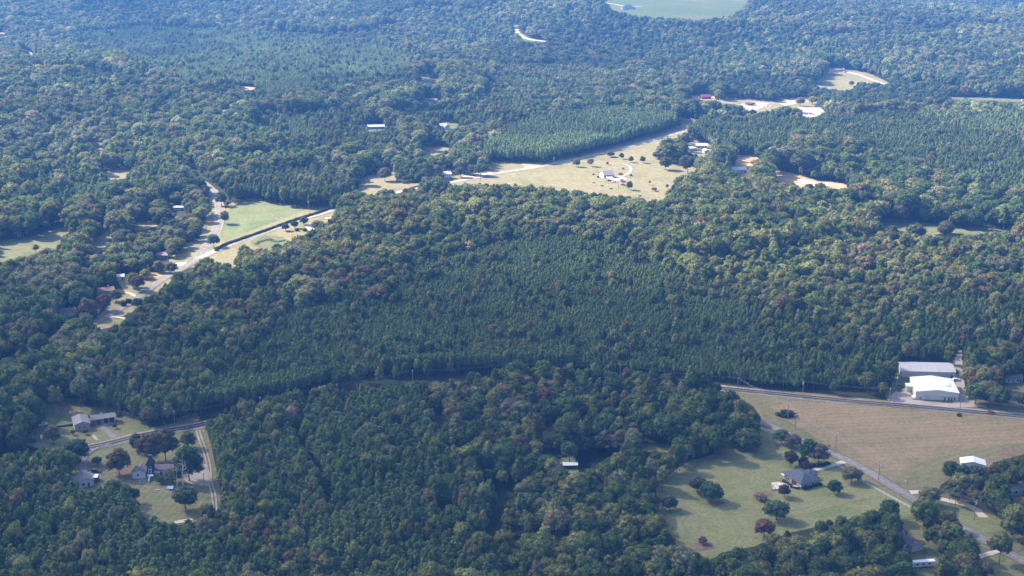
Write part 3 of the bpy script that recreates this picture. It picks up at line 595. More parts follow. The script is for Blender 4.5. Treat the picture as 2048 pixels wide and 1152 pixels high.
# zones by crown position in the photo; (kind, height, radius, spacing, share of other kind, polygon, floor/ceiling)
Z = [
 ('pine', 8.0, 1.75, 2.45, .05, [(560,612),(640,590),(760,588),(850,505),(1000,472),(1110,455),(1280,478),(1330,525),(1480,565),(1490,640),(1530,690),(1700,700),(1740,760),(1480,760),(1300,735),(1060,728),(850,730),(700,738),(600,775),(480,798),(400,805),(420,745),(520,680)]),
 ('pine', 12.5, 3.1, 4.4, .20, [(395,845),(440,812),(640,782),(770,768),(850,775),(880,840),(930,930),(985,985),(1000,1160),(-60,1180),(-60,900),(50,895),(150,930),(230,990),(300,1040),(400,1035),(440,990),(405,880)]),
 ('pine', 14.5, 2.4, 3.1, .0, [(972,330),(968,290),(1020,255),(1120,222),(1230,212),(1352,222),(1360,275),(1240,320),(1100,335)]),
 ('pine', 13.5, 2.6, 4.0, .08, [(1372,250),(1400,232),(1500,240),(1640,238),(1760,222),(1900,228),(2100,225),(2100,385),(1950,365),(1850,335),(1700,285),(1600,275),(1490,305),(1395,280)]),
 ('pine', 8.5, 2.1, 3.5, .07, [(150,60),(300,45),(450,55),(640,62),(800,95),(860,130),(760,165),(620,185),(560,200),(470,172),(400,178),(300,150),(250,110),(160,90)]),
 ('pine', 10, 2.5, 4.2, .35, [(960,190),(1000,130),(1150,120),(1200,150),(1150,200),(1020,240),(900,230)]),
 ('pine', 14.5, 3.7, 5.2, .35, [(440,392),(475,340),(640,330),(722,365),(715,400),(600,412),(500,402)]),
 ('pine', 11, 2.3, 4.4, .18, [(1130,650),(1500,600),(1700,640),(1800,600),(2100,555),(2100,655),(1900,690),(1640,745),(1300,720)]),
 ('pine', 11, 2.4, 4.6, .45, [(150,800),(200,690),(420,660),(560,640),(560,700),(480,790),(380,810),(290,840)]),
 ('pine', 8, 1.9, 4.2, .2, [(520,215),(700,215),(800,240),(800,290),(600,300),(500,265)]),
 ('pine', 8, 1.9, 4.2, .2, [(780,215),(960,205),(980,225),(900,240),(800,238)]),
]
ZP = [np.array(z[5], float) for z in Z]
H_ = []; 
def hexgrid(sp, jit=.28):
    xs = np.arange(-1900, 1900, sp); ys = np.arange(430, 4450, sp*.9)
    X, Y = np.meshgrid(xs, ys); X = X+(np.arange(len(ys))[:, None] % 2)*sp/2
    X = X.ravel(); Y = Y.ravel(); X = X+rs.uniform(-jit, jit, X.size)*sp; Y = Y+rs.uniform(-jit, jit, X.size)*sp
    k = (np.abs(X) < Y*.40+110); return X[k], Y[k]
TX = []; TY = []; TH = []; TR = []; TK = []; TZ = []
for zi, (kind, h, r, sp_, other, _) in enumerate(Z):
    p_ = ZP[zi]; X, Y = hexgrid(sp_); g_ = hf(X, Y); u, v, s_ = proj(X, Y, g_+h*.8); k = pip(u, v, p_)
    for j in range(zi): k &= ~pip(u, v, ZP[j])
    X, Y = X[k], Y[k]; n = len(X); oth = rs.rand(n) < other*np.clip(1+.9*wnoise(X, Y, 90, zi+5), 0, 3)
    if sp_ < 4: oth &= rs.rand(n) < .5
    hh = h*rs.uniform(.82, 1.14, n)*(1+.07*wnoise(X, Y, 60, 90)); rr = r*rs.uniform(.82, 1.2, n)
    hh = np.where(oth, (h*.55+7.5)*rs.uniform(.85, 1.2, n), hh); rr = np.where(oth, rs.uniform(2.6, 4.6, n)*(.8 if h < 10 else 1.0), rr)
    TX.append(X); TY.append(Y); TH.append(hh); TR.append(rr); TK.append(np.where(oth | (kind != 'pine'), 0, 1)); TZ.append(np.full(n, zi))
# a patchwork of stands of different age and kind
sr = np.random.RandomState(12); NS = 420
SX = sr.uniform(-1700, 1700, NS); SY = 480+3900*sr.rand(NS)**.85; SH = sr.choice([9.5, 12, 14, 15, 16.5, 18.5], NS); SP = sr.choice([.02, .05, .10, .16, .28, .42], NS, p=[.22, .26, .2, .14, .1, .08]); SB = sr.uniform(.80, 1.26, NS); SK = sr.randint(0, 5, NS)
near_ = SY < 1150; SH[near_] = np.clip(SH[near_], 12, 16.5); SP[near_] = np.minimum(SP[near_], .25)
def stand(x, y):
    wx = x+22*wnoise(x, y, 130, 51); wy = y+30*wnoise(x, y, 130, 52); out = np.zeros(len(x), int)
    for a in range(0, len(x), 20000): s_ = slice(a, a+20000); out[s_] = ((wx[s_, None]-SX)**2+((wy[s_, None]-SY)*.8)**2).argmin(1)
    return out
X, Y = hexgrid(8.9, .42); X2, Y2 = hexgrid(7.1, .38); a_ = Y > 1150; b_ = Y2 <= 1150
X = np.concatenate([X[a_], X2[b_]]); Y = np.concatenate([Y[a_], Y2[b_]]); g_ = hf(X, Y); u, v, s_ = proj(X, Y, g_+12); k = np.ones(len(X), bool)
for p_ in ZP: k &= ~pip(u, v, p_)
X, Y = X[k], Y[k]; n = len(X)
st = stand(X, Y); pn = wnoise(X, Y, 170, 3); isp = rs.rand(n) < np.clip(SP[st]*(1+.6*pn), .02, .97)
hb = SH[st]+1.0*wnoise(X, Y, 120, 8)+rs.normal(0, 2.3, n); bigf = np.where(Y > 1150, 1.18, 1.0); hb = np.clip(hb*np.where(Y > 1150, 1.12, 1.03), 7, 25); rb = np.clip((hb*.33*np.exp(rs.normal(0, .2, n)))*bigf, 3.0, 9.0)
pair = rs.rand(n) < .14; rb = np.where(pair, rb*1.25, rb); hb = np.where(pair, hb*1.1, hb)
hb = np.where(isp, hb*rs.uniform(.9, 1.12, n), hb); rb = np.where(isp, rs.uniform(3.7, 5.2, n), rb)
TX.append(X); TY.append(Y); TH.append(hb); TR.append(rb); TK.append(isp.astype(int)); TZ.append(np.full(n, 99))
X, Y = hexgrid(8.6, .45); g_ = hf(X, Y); u, v, s_ = proj(X, Y, g_+8); k = Y < 2300
for p_ in ZP: k &= ~pip(u, v, p_)
X, Y = X[k], Y[k]; n = len(X); hb = rs.uniform(6, 10.5, n)
TX.append(X); TY.append(Y); TH.append(hb); TR.append(hb*.34); TK.append(np.zeros(n, int)); TZ.append(np.full(n, 99))
TX, TY, TH, TR, TK, TZ = map(np.concatenate, (TX, TY, TH, TR, TK, TZ)); TG = hf(TX, TY)
U0, V0, S0 = proj(TX, TY, TG)
keep = (V0-TH*S0 < 1330) & (U0 > -430) & (U0 < 2480)
rej = np.zeros(len(TX), bool)
for c_ in CLEAR:
    x0, y0 = c_.min(0); x1, y1 = c_.max(0); near = (U0 > x0-80) & (U0 < x1+80) & (V0 > y0-10) & (V0 < y1+90) & ~rej
    ii = np.where(near)[0]
    if not len(ii): continue
    uu, vv, ss, hh, rr = U0[ii], V0[ii], S0[ii], TH[ii], TR[ii]; bad = np.zeros(len(ii), bool)
    for du, dv in ((0, 0), (0, .25), (0, .5), (0, .75), (0, .93), (-.75, .62), (.75, .62), (-.6, .38), (.6, .38), (-.4, .85), (.4, .85)):
        bad |= pip(uu+du*rr*ss, vv-dv*hh*ss*.955, c_)
    rej[ii[bad]] = True
def dist_path(x, y, c):
    d = np.full(len(x), 1e9); x0, y0 = c.min(0)-40; x1, y1 = c.max(0)+40; m_ = (x > x0) & (x < x1) & (y > y0) & (y < y1); xx, yy = x[m_], y[m_]; dd = np.full(len(xx), 1e9)
    for a, b in zip(c[:-1:2], c[2::2]):
        t = np.clip(((xx-a[0])*(b[0]-a[0])+(yy-a[1])*(b[1]-a[1]))/(np.sum((b-a)**2)+1e-9), 0, 1); dd = np.minimum(dd, np.hypot(xx-a[0]-t*(b[0]-a[0]), yy-a[1]-t*(b[1]-a[1])))
    d[m_] = dd; return d
for c_, w_ in ((main_c, 5.5), (side_c, 4.5), (r1, 5), (r2, 5), (r3, 5), (tw, 2.5)): rej |= dist_path(TX, TY, c_) < w_+TR*.7
# cleared corridor beside the main road, and narrow breaks through the near plantation
um = (U0 > 395) & (U0 < 1500); dm = dist_path(TX, TY, main_c); 
vroad = np.interp(U0, [395, 520, 672, 826, 950, 1050, 1150, 1280, 1360, 1440, 1500], [853, 823, 800, 782, 767, 758, 757, 762, 768, 777, 784]); farside = V0 < vroad
rej |= um & farside & (dm < 11); rej |= um & ~farside & (dm < np.where(U0 < 1000, 15, 8)); wall_ = um & farside & (dm < 30) & (U0 < 1150); TH = np.where(wall_, np.maximum(TH, 11.5+rs.rand(len(TH))), TH); TR = np.where(wall_, np.maximum(TR, 2.4), TR)
low_ = pip(U0, V0-.5*TH*S0, np.array([(150,540),(340,380),(430,370),(470,400),(470,520),(400,540),(300,600),(200,660)], float)); TH = np.where(low_, TH*.66, TH); TR = np.where(low_, TR*.8, TR)
def brk(px, h=12, w_=3.2):
    w_ += 1.6
    a = unproj([(u_, v_+h*.85*S(v_)) for u_, v_ in px])[:, :2]; return dist_path(TX, TY, catmull(a, 5)) < w_
for px, w_ in (([(590,835),(600,862),(628,905),(645,950),(664,1008)], 1.2), ([(872,800),(884,835),(902,868)], 4.2), ([(1000,945),(1004,975),(992,1010),(990,1058)], 2.6), ([(888,990),(905,1015)], 4.0),
               ([(1020,1050),(1035,1090),(1052,1120)], 2.6), ([(1100,885),(1095,910)], 5)):
    rej |= brk(px, w_=w_)
# two dark clefts with a track in them near the foot of the view
TX, TY, TH, TR, TK, TZ, TG, U0, V0, S0 = [a[keep & ~rej] for a in (TX, TY, TH, TR, TK, TZ, TG, U0, V0, S0)]; NT = len(TX)
# colours
pc = np.zeros((NT, 3)); pidx = np.zeros(NT, int); um_, vm_ = U0, V0-TH*S0*.7
w0 = wnoise(TX, TY, 130, 21); w1 = wnoise(TX, TY, 75, 22); w2 = wnoise(TX, TY, 260, 23)
W = np.stack([.30+.14*w0, .30-.05*w0, .19+.09*w1, .07+.06*w2, .05+.045*w1-.03*w0, .08-.05*w0, .002*np.ones(NT), .004*np.ones(NT)], 1); STD = stand(TX, TY); kk_ = SK[STD]; nonz = TZ == 99
for q_, col_, am in ((1, 2, .22), (2, 3, .14), (3, 5, .22), (4, 0, .35)): W[:, col_] += np.where((kk_ == q_), am, 0)
W = np.clip(W, .002, None)
for (u_, v_, ru, rv, pi_, wt) in ((1765,530,34,55,7,.6), (1740,560,60,50,4,.3), (1790,560,90,60,3,.8), (1870,560,140,60,4,.3), (1560,540,120,60,3,.5), (1000,870,120,90,3,.35), (1150,930,200,120,3,.3), (1230,1040,220,90,3,.35),
        (1265,800,60,40,4,.4), (1050,790,50,50,4,.7), (970,1000,60,60,3,.35), (150,530,120,60,5,.9), (330,470,90,60,5,.8), (60,500,90,50,4,.3), (650,540,70,40,4,.25), (1330,560,80,30,3,.5), (1500,580,90,40,3,.5),
        (640,470,120,60,3,.35), (1150,400,250,25,3,.45), (1240,620,40,40,4,.8), (1010,580,80,40,4,.5), (520,90,200,40,4,.25), (110,240,150,60,5,.5), (1070,600,180,80,4,.15), (700,1010,120,50,4,.25),
        (640,1080,200,60,4,.2), (1800,620,60,60,3,.8), (1740,640,60,50,3,.4), (1640,560,60,60,3,.5), (1900,560,130,50,5,.5), (1180,410,300,30,1,.4), (900,420,220,40,2,.4)):
    g_ = np.exp(-((um_-u_)/ru)**2-((vm_-v_)/rv)**2); W[:, pi_] += wt*g_; W[:, :1] *= (1-.5*np.minimum(1, wt)*g_)[:, None]
W /= W.sum(1)[:, None]; cw = W.cumsum(1); pidx = (rs.rand(NT)[:, None] > cw).sum(1).clip(0, 7)
pc = np.array([p[0] for p in PAL])[pidx]; pp_ = np.array(PPAL)[np.clip((rs.rand(NT)*2.2+.4*w0).astype(int), 0, 2)]
ZF = np.array([1.18, 1.05, 1.45, 1.2, 1.5, 1.5, .95, 1.1, 1.05, 1.3, 1.5]); zf = np.where(TZ == 99, 1.0, ZF[np.minimum(TZ, 10)]); pp_ = pp_*zf[:, None]
pc = np.where((TK == 1)[:, None], pp_, pc); pc = pc*rs.uniform(.86, 1.16, (NT, 1))*np.where(TY > 1500, SB[STD], 1+.5*(SB[STD]-1))[:, None]*(1+rs.normal(0, .035, (NT, 3)))
pc = pc*np.array([1.04, .98, .79]); fg = sstep((TY-850)/900.)[:, None]; gm = .07+.15*fg; pc = pc*(1-gm)+pc.mean(1, keepdims=True)*gm; pc = np.clip(pc*(1.12+.22*fg), .01, .5)  # far crowns greyed and lightened with distance: haze painted into their colour
rot = rs.uniform(0, 6.283, NT); var = rs.randint(0, 1000, NT)
# the 300 of each kind that stand nearest are individuals, the rest two wide stands
dist = np.sqrt(TX**2+TY**2); ctr = (U0 > -15) & (U0 < 2063) & (V0-TH*S0*.95 < 1148)
ind = np.zeros(NT, bool)
for kk, num in ((0, 155), (1, 292)):
    ii = np.where((TK == kk) & ctr)[0]; ii = ii[np.argsort(dist[ii]/(TR[ii]*.5+1))][:num] if False else ii[np.argsort(dist[ii])][:num]; ind[ii] = True
for i in np.where(ind)[0]:
    b_ = TK[i] == 0; me = (MB_IND[var[i] % 8] if b_ else MP_IND[var[i] % 6]); ref = REFB if b_ else REFP
    if b_: lb = '%s broadleaf tree with a rounded lumpy crown, in the dense woods nearest the camera' % PAL[pidx[i]][1]; gr = '%s broadleaf trees of the near woods' % PAL[pidx[i]][1]
    else: lb = 'dark green pine with a narrow feathery crown, in the dense woods nearest the camera'; gr = 'pines of the near woods'
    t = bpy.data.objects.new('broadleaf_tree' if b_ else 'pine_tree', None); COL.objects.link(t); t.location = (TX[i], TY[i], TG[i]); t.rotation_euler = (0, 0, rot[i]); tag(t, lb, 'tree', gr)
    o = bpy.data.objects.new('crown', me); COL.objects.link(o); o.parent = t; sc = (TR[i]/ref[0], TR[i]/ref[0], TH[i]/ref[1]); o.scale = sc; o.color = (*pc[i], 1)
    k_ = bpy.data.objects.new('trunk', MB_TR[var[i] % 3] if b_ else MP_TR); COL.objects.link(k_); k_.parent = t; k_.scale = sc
def woods(name, label, cat, key, sel, nvar):
    ii = np.where(sel)[0]; me = bpy.data.meshes.new(name); me.vertices.add(len(ii))
    me.vertices.foreach_set('co', np.stack([TX[ii], TY[ii], TG[ii]], 1).ravel().astype(np.float32))
    ref = REFB if key == 'broad' else REFP
    def at(n_, t_, d_, f_): a = me.attributes.new(n_, t_, 'POINT'); a.data.foreach_set(f_, d_)
    at('vidx', 'INT', (var[ii] % nvar).astype(np.int32), 'value')
    at('vrot', 'FLOAT_VECTOR', np.stack([0*rot[ii], 0*rot[ii], rot[ii]], 1).ravel().astype(np.float32), 'vector')
    at('vscl', 'FLOAT_VECTOR', np.stack([TR[ii]/ref[0], TR[ii]/ref[0], TH[ii]/ref[1]], 1).ravel().astype(np.float32), 'vector')
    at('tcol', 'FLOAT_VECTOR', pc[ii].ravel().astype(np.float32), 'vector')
    o = bpy.data.objects.new(name, me); COL.objects.link(o); tag(o, label, cat, kind='stuff')
    g = bpy.data.node_groups.new(name, 'GeometryNodeTree')
    g.interface.new_socket('Geometry', in_out='INPUT', socket_type='NodeSocketGeometry'); g.interface.new_socket('Geometry', in_out='OUTPUT', socket_type='NodeSocketGeometry')
    N, L = g.nodes, g.links; gi = N.new('NodeGroupInput'); go = N.new('NodeGroupOutput'); ip = N.new('GeometryNodeInstanceOnPoints'); ci = N.new('GeometryNodeCollectionInfo')
    ci.inputs[0].default_value = lib[key]; ci.inputs['Separate Children'].default_value = True; ci.inputs['Reset Children'].default_value = True
    ip.inputs['Pick Instance'].default_value = True
    def na(nm, ty): a = N.new('GeometryNodeInputNamedAttribute'); a.data_type = ty; a.inputs[0].default_value = nm; return a.outputs[0]
    L.new(gi.outputs[0], ip.inputs['Points']); L.new(ci.outputs[0], ip.inputs['Instance']); L.new(na('vidx', 'INT'), ip.inputs['Instance Index'])
    L.new(na('vrot', 'FLOAT_VECTOR'), ip.inputs['Rotation']); L.new(na('vscl', 'FLOAT_VECTOR'), ip.inputs['Scale']); L.new(ip.outputs[0], go.inputs[0])
    md = o.modifiers.new('scatter', 'NODES'); md.node_group = g; return o
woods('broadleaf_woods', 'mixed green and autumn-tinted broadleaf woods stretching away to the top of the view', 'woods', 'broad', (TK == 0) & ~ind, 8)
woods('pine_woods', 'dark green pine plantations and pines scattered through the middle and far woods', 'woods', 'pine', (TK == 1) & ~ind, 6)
print('TREES', NT, 'broad', int((TK == 0).sum()), 'pine', int((TK == 1).sum()), 'individual', int(ind.sum()))
# ================================================================== BUILDINGS
WHITE = mat('white_siding', (.58, .58, .6), .6, .06, .6); CREAM = mat('cream_siding', (.56, .52, .46), .6, .06, .6)
TRIM = mat('white_trim', (.62, .62, .63), .5, .05, 1); GLASS = mat('window_glass', (.03, .04, .055), .12, .1, 1, spec=.6)
RF_GREY = mat('grey_shingles', (.21, .205, .22), .9, .14, 1.2); RF_BLUE = mat('slate_blue_shingles', (.075, .085, .125), .9, .16, 1.2)
RF_PURP = mat('dark_brown_shingles', (.17, .14, .165), .9, .16, 1.2); RF_DARK = mat('black_shingles', (.045, .04, .06), .9, .16, 1.2); RF_BROWN = mat('brown_shingles', (.22, .16, .15), .9, .16, 1.2)
RF_RED = mat('red_shingles', (.32, .19, .165), .85, .14, 1.2); RF_MAROON = mat('maroon_metal_roof', (.26, .05, .10), .5, .1, .6); RF_WHITE = mat_ribbed('white_metal_roof', (.84, .84, .84), 'X', 3)
RF_PALE = mat_ribbed('pale_metal_roof', (.50, .47, .48), 'X', 3); WL_METAL = mat_ribbed('cream_metal_wall', (.70, .65, .58), 'X', 3); WL_PALE = mat_ribbed('grey_metal_wall', (.52, .50, .50), 'X', 3)
BRICK = mat_brick('red_brick', (.30, .12, .09), (.24, .09, .07)); BRICK_P = mat_brick('pink_brick', (.46, .26, .20), (.38, .2, .15))
DARK = mat('dark_opening', (.03, .03, .04), .8, .1, 1); WOOD = mat('deck_timber', (.36, .2, .13), .85, .15, 2); BLACKM = mat('black_metal', (.02, .02, .022), .4, .1, 2)
STONE = mat('grey_blocks', (.3, .29, .28), .9, .15, 2); GARAGE = mat('white_garage_door', (.75, .72, .68), .5, .06, 1)

def walls(t, x0, x1, y0, y1, h, m, axis=None, rise=0, z0=-.7, name='wall', label=None):
    b = MB()
    if axis == 'y': b.prism([(x0, z0), (x1, z0), (x1, h), ((x0+x1)/2, h+rise), (x0, h)], y0, y1, 'y')
    elif axis == 'x': b.prism([(y0, z0), (y1, z0), (y1, h), ((y0+y1)/2, h+rise), (y0, h)], x0, x1, 'x')
    else: b.box(x0, x1, y0, y1, z0, h)
    return b.build(name, m, t, label=label)
def gable(t, x0, x1, y0, y1, h, rise, axis, m, over=.45, th=.16, name='roof', lift=.03, label=None):
    b = MB()
    if axis == 'y': a0, a1, e0, e1 = x0, x1, y0-over, y1+over
    else: a0, a1, e0, e1 = y0, y1, x0-over, x1+over
    md = (a0+a1)/2; s = rise/(md-a0); lo = h-over*s+lift; hi = h+rise+lift
    b.prism([(a0-over, lo), (md, hi), (a1+over, lo), (a1+over, lo+th), (md, hi+th), (a0-over, lo+th)], e0, e1, axis)
    return b.build(name, m, t, label=label)
def hip(t, x0, x1, y0, y1, h, rise, m, over=.5, inset=None, axis='x', name='roof'):
    x0 -= over; x1 += over; y0 -= over; y1 += over; w = min(x1-x0, y1-y0)/2; k = inset if inset is not None else w; b = MB(); z = h+.02; mx, my = (x0+x1)/2, (y0+y1)/2
    r = [(x0+k, my, h+rise), (x1-k, my, h+rise)] if axis == 'x' else [(mx, y0+k, h+rise), (mx, y1-k, h+rise)]
    v = [(x0, y0, z), (x1, y0, z), (x1, y1, z), (x0, y1, z), (x0, y0, z+.2), (x1, y0, z+.2), (x1, y1, z+.2), (x0, y1, z+.2)]+r
    f = [(0, 3, 2, 1), (0, 1, 5, 4), (1, 2, 6, 5), (2, 3, 7, 6), (3, 0, 4, 7)]
    f += [(4, 5, 9, 8), (5, 6, 9), (6, 7, 8, 9), (7, 4, 8)] if axis == 'x' else [(4, 5, 8), (5, 6, 9, 8), (6, 7, 9), (7, 4, 8, 9)]
    return b.add(v, f).build(name, m, t)
def panel(face, c, w, p0, p1, z0, z1):
    """box on a wall: face f/b/l/r, c = (centre along wall, wall plane), proud from p0 to p1"""
    b = MB(); a, pl = c
    if face == 'f': b.box(a-w/2, a+w/2, pl-p1, pl-p0, z0, z1)
    elif face == 'b': b.box(a-w/2, a+w/2, pl+p0, pl+p1, z0, z1)
    elif face == 'l': b.box(pl-p1, pl-p0, a-w/2, a+w/2, z0, z1)
    else: b.box(pl+p0, pl+p1, a-w/2, a+w/2, z0, z1)
    return b
def win(t, face, a, pl, z, w=1.1, h=1.3):
    f = panel(face, (a, pl), w+.24, -.05, .06, z-.12, z+h+.12).build('window', TRIM, t); panel(face, (a, pl), w, .0, .09, z, z+h).build('pane', GLASS, f); return f
def door(t, face, a, pl, w=1.0, h=2.1, z=0, m=None, name='door'):
    d = panel(face, (a, pl), w, -.05, .07, z, z+h).build(name, m or DARK, t)
    k = panel(face, (a+w*.36, pl), .1, .07, .14, z+1.0, z+1.12).build('handle', BLACKM, d); return d
def chimney(r, x, y, z0, z1, w=.7, m=None): return MB().box(x-w/2, x+w/2, y-w/2, y+w/2, z0, z1).box(x-w/2-.08, x+w/2+.08, y-w/2-.08, y+w/2+.08, z1, z1+.12).build('chimney', m or BRICK, r)
def vents(r, pts):
    for x, y, z in pts: MB().box(x-.2, x+.2, y-.2, y+.2, z-.5, z+.35).build('vent', TRIM, r)

# brick ranch house on the left
t = thing('ranch_house', 'brick ranch house with a pale grey L-shaped roof and open carport, above the curved road', 'house', P(150.5, 862.5), R_(23))
walls(t, 0, 8.0, 0, 12.5, 3.6, BRICK, 'y', 1.3); r = gable(t, 0, 8.0, 0, 12.5, 3.6, 1.3, 'y', RF_GREY)
walls(t, 8.0, 15.5, 5.2, 11.8, 3.2, BRICK, 'x', 1.2, label='brick side wing'); r2 = gable(t, 5.8, 22.6, 5.2, 11.8, 3.2, 1.2, 'x', RF_GREY, label='long side roof over the carport')
chimney(r2, 8.6, 7.4, 4.0, 5.6, m=DARK); vents(r, [(3.0, 6, 4.9)]); vents(r2, [(15.5, 9.5, 4.5)])
for i, a in enumerate((3.2, 6.4)): panel('l', (a, 0), 2.6, -.05, .07, -.1, 2.3).build('garage_door', GARAGE, t)
for a in (9.4, 11.4): win(t, 'l', a, 0, 1.2)
for a in (2.4, 5.0): win(t, 'f', a, 0, 1.3, 1.0, 1.2)
walls(t, 21.8, 22.2, 8.2, 11.8, 3.2, BRICK, name='end_wall'); walls(t, 15.5, 21.8, 11.4, 11.8, 3.2, BRICK, name='rear_wall')
for x in (15.8, 18.8, 22.0): MB().box(x-.1, x+.1, 5.3, 5.5, -.3, 3.1).build('carport_post', TRIM, t)
win(t, 'f', 10.5, 5.2, 1.0, 1.6, 1.2); door(t, 'f', 13.4, 5.2)
MB().box(-9.0, -.2, 9.0, 9.3, -.5, 1.0).build('retaining_wall', DARK, t)
# tower house
t = thing('tower_house', 'low white house with a black pyramid-roofed tower and dark purple-brown roof, on the striped lawn', 'house', P(265.5, 957.5), R_(2))
walls(t, 0, 6.6, 0, 7.4, 3.5, WHITE, 'y', 1.5, label='white gabled wing'); gable(t, 0, 6.6, 0, 7.4, 3.5, 1.5, 'y', RF_PURP, label='gable roof of the left wing')
walls(t, 6.6, 21.0, 3.0, 9.8, 3.4, WHITE, 'x', 1.5); r = gable(t, 3.6, 21.0, 3.0, 9.8, 3.4, 1.5, 'x', RF_PURP); chimney(r, 18.6, 7.4, 4.2, 5.8)
win(t, 'f', 2.7, 0, 1.6, 1.1, .9); win(t, 'f', 16.5, 3.0, 1.0); win(t, 'f', 19.2, 3.0, 1.0); door(t, 'f', 13.8, 3.0)
tw_ = MB().box(7.2, 10.4, 1.2, 4.6, -.6, 7.0).build('tower', RF_DARK, t); MB().box(7.9, 9.7, 1.05, 1.2, 2.6, 4.6).build('bay', TRIM, tw_)
for a in (8.4, 9.2): win(t, 'f', a, 1.05, 2.8, .5, 1.5)
win(t, 'f', 8.8, 1.2, 5.0, 1.3, .9)
hip(t, 7.2, 10.4, 1.2, 4.6, 7.0, 4.3, RF_DARK, .6, 2.3, name='tower_roof'); 
rr = MB().tube((8.8, 2.9, 11.1), (8.8, 2.9, 11.8), .08).box(7.8, 9.8, 2.85, 2.95, 11.75, 11.85).box(7.8, 7.95, 2.85, 2.95, 11.5, 11.75).box(9.65, 9.8, 2.85, 2.95, 11.5, 11.75).build('antenna', TRIM, t)
MB().box(10.6, 13.6, .6, 3.0, 2.7, 2.85).build('porch_roof', WL_PALE, t); MB().box(7.6, 10.8, -1.2, 1.2, 1.7, 1.9).box(7.6, 7.7, -1.2, -1.1, 1.9, 2.8).box(10.7, 10.8, -1.2, -1.1, 1.9, 2.8).box(7.6, 10.8, -1.2, -1.1, 2.7, 2.8).build('balcony', TRIM, t)
for x in (7.7, 10.7): MB().box(x-.08, x+.08, -1.15, -1.0, -.4, 1.7).build('balcony_post', TRIM, t)
MB().add([(8.3, -3.4, -.1), (9.3, -3.4, -.1), (9.3, -1.2, 1.8), (8.3, -1.2, 1.8), (8.3, -3.4, .1), (9.3, -3.4, .1), (9.3, -1.2, 1.95), (8.3, -1.2, 1.95)], [(0, 1, 2, 3), (4, 7, 6, 5), (0, 4, 5, 1), (1, 5, 6, 2), (2, 6, 7, 3), (3, 7, 4, 0)]).build('stair', TRIM, t)
# cottage bottom left
t = thing('cottage', 'white cottage with a broad slate-grey roof, behind the parked black car', 'house', P(158, 975), R_(27))
walls(t, 0, 7.2, -1.0, 9, 3.0, WHITE, 'y', 1.7); gable(t, 0, 7.2, -1.0, 9, 3.0, 1.7, 'y', RF_GREY)
walls(t, -6, 1, .5, 7.5, 2.9, WHITE, 'x', 1.7, label='side wing'); gable(t, -6.0, 3, .5, 7.5, 2.9, 1.7, 'x', RF_GREY, label='side wing roof')
win(t, 'f', 2.2, -1.0, 1.0, 1.5, 1.3); door(t, 'f', 4.6, -1.0, 1.0, 2.1); win(t, 'r', 2.5, 7.2, 1); win(t, 'r', 6, 7.2, 1)
# brick house with hipped blue roof
t = thing('brick_bungalow', 'pink brick bungalow with a hipped slate-blue roof, on the wide mown lawn', 'house', P(1601, 978.5), R_(24))
walls(t, 0, 11.0, 0, 15.5, 2.9, BRICK_P); r = hip(t, 0, 11.0, 0, 15.5, 2.9, 3.0, RF_BLUE, .6, 5.6, 'y')
walls(t, 11.0, 14.5, 6.5, 13.0, 2.8, BRICK_P, label='side bay'); hip(t, 9.5, 14.5, 6.5, 13, 2.8, 1.9, RF_BLUE, .5, 3.0, 'x')
for a in (4.2, 5.6, 7.0): panel('l', (a, 0), 1.1, -.05, .08, .2, 2.3).build('patio_door', GLASS, t)
win(t, 'l', 10.5, 0, .9, 1.4, 1.2); win(t, 'f', 3, 0, .9, 1.5, 1.2); win(t, 'f', 7.5, 0, .9, 1.5, 1.2)
MB().box(-.08, .5, -.08, .5, -.5, 2.9).build('corner_pier', TRIM, t); vents(r, [(3.0, 8.6, 4.1), (8.5, 4.0, 4.0), (6.6, 11, 4.9)])
MB().box(-1.6, -.1, 13.0, 15.4, 2.4, 2.6).box(-1.55, -1.4, 13.1, 13.3, -.4, 2.4).box(-1.55, -1.4, 15.1, 15.3, -.4, 2.4).build('porch', TRIM, t)
MB().box(-2.6, -.1, 1.8, 4.4, -.3, .45).build('deck', CREAM, t)
# patio furniture and low wall
t = thing('patio_wall', 'low pink brick wall with piers round the pale patio of the bungalow', 'wall', P(1541, 972)); wl = MB(); pr = []
a0 = P(1540, 966); a1 = P(1543, 981); a2 = P(1572, 979.5); o_ = t.location
for p_, q_ in ((a0, a1), (a1, a2)):
    d = q_-p_; L_ = d.length; n_ = Vector((-d.y, d.x, 0)).normalized()*.13; v = [p_+n_, q_+n_, q_-n_, p_-n_]; wl.add([(x-o_)+Vector((0, 0, -.3)) for x in v]+[(x-o_)+Vector((0, 0, .55)) for x in v], [(0, 1, 2, 3), (4, 7, 6, 5), (0, 4, 5, 1), (1, 5, 6, 2), (2, 6, 7, 3), (3, 7, 4, 0)])
    for k in range(4):
        c = p_+d*k/4-o_; MB().box(c.x-.22, c.x+.22, c.y-.22, c.y+.22, -.4, .95).build('pier', BRICK_P, t)
wl.build('wall', BRICK_P, t)

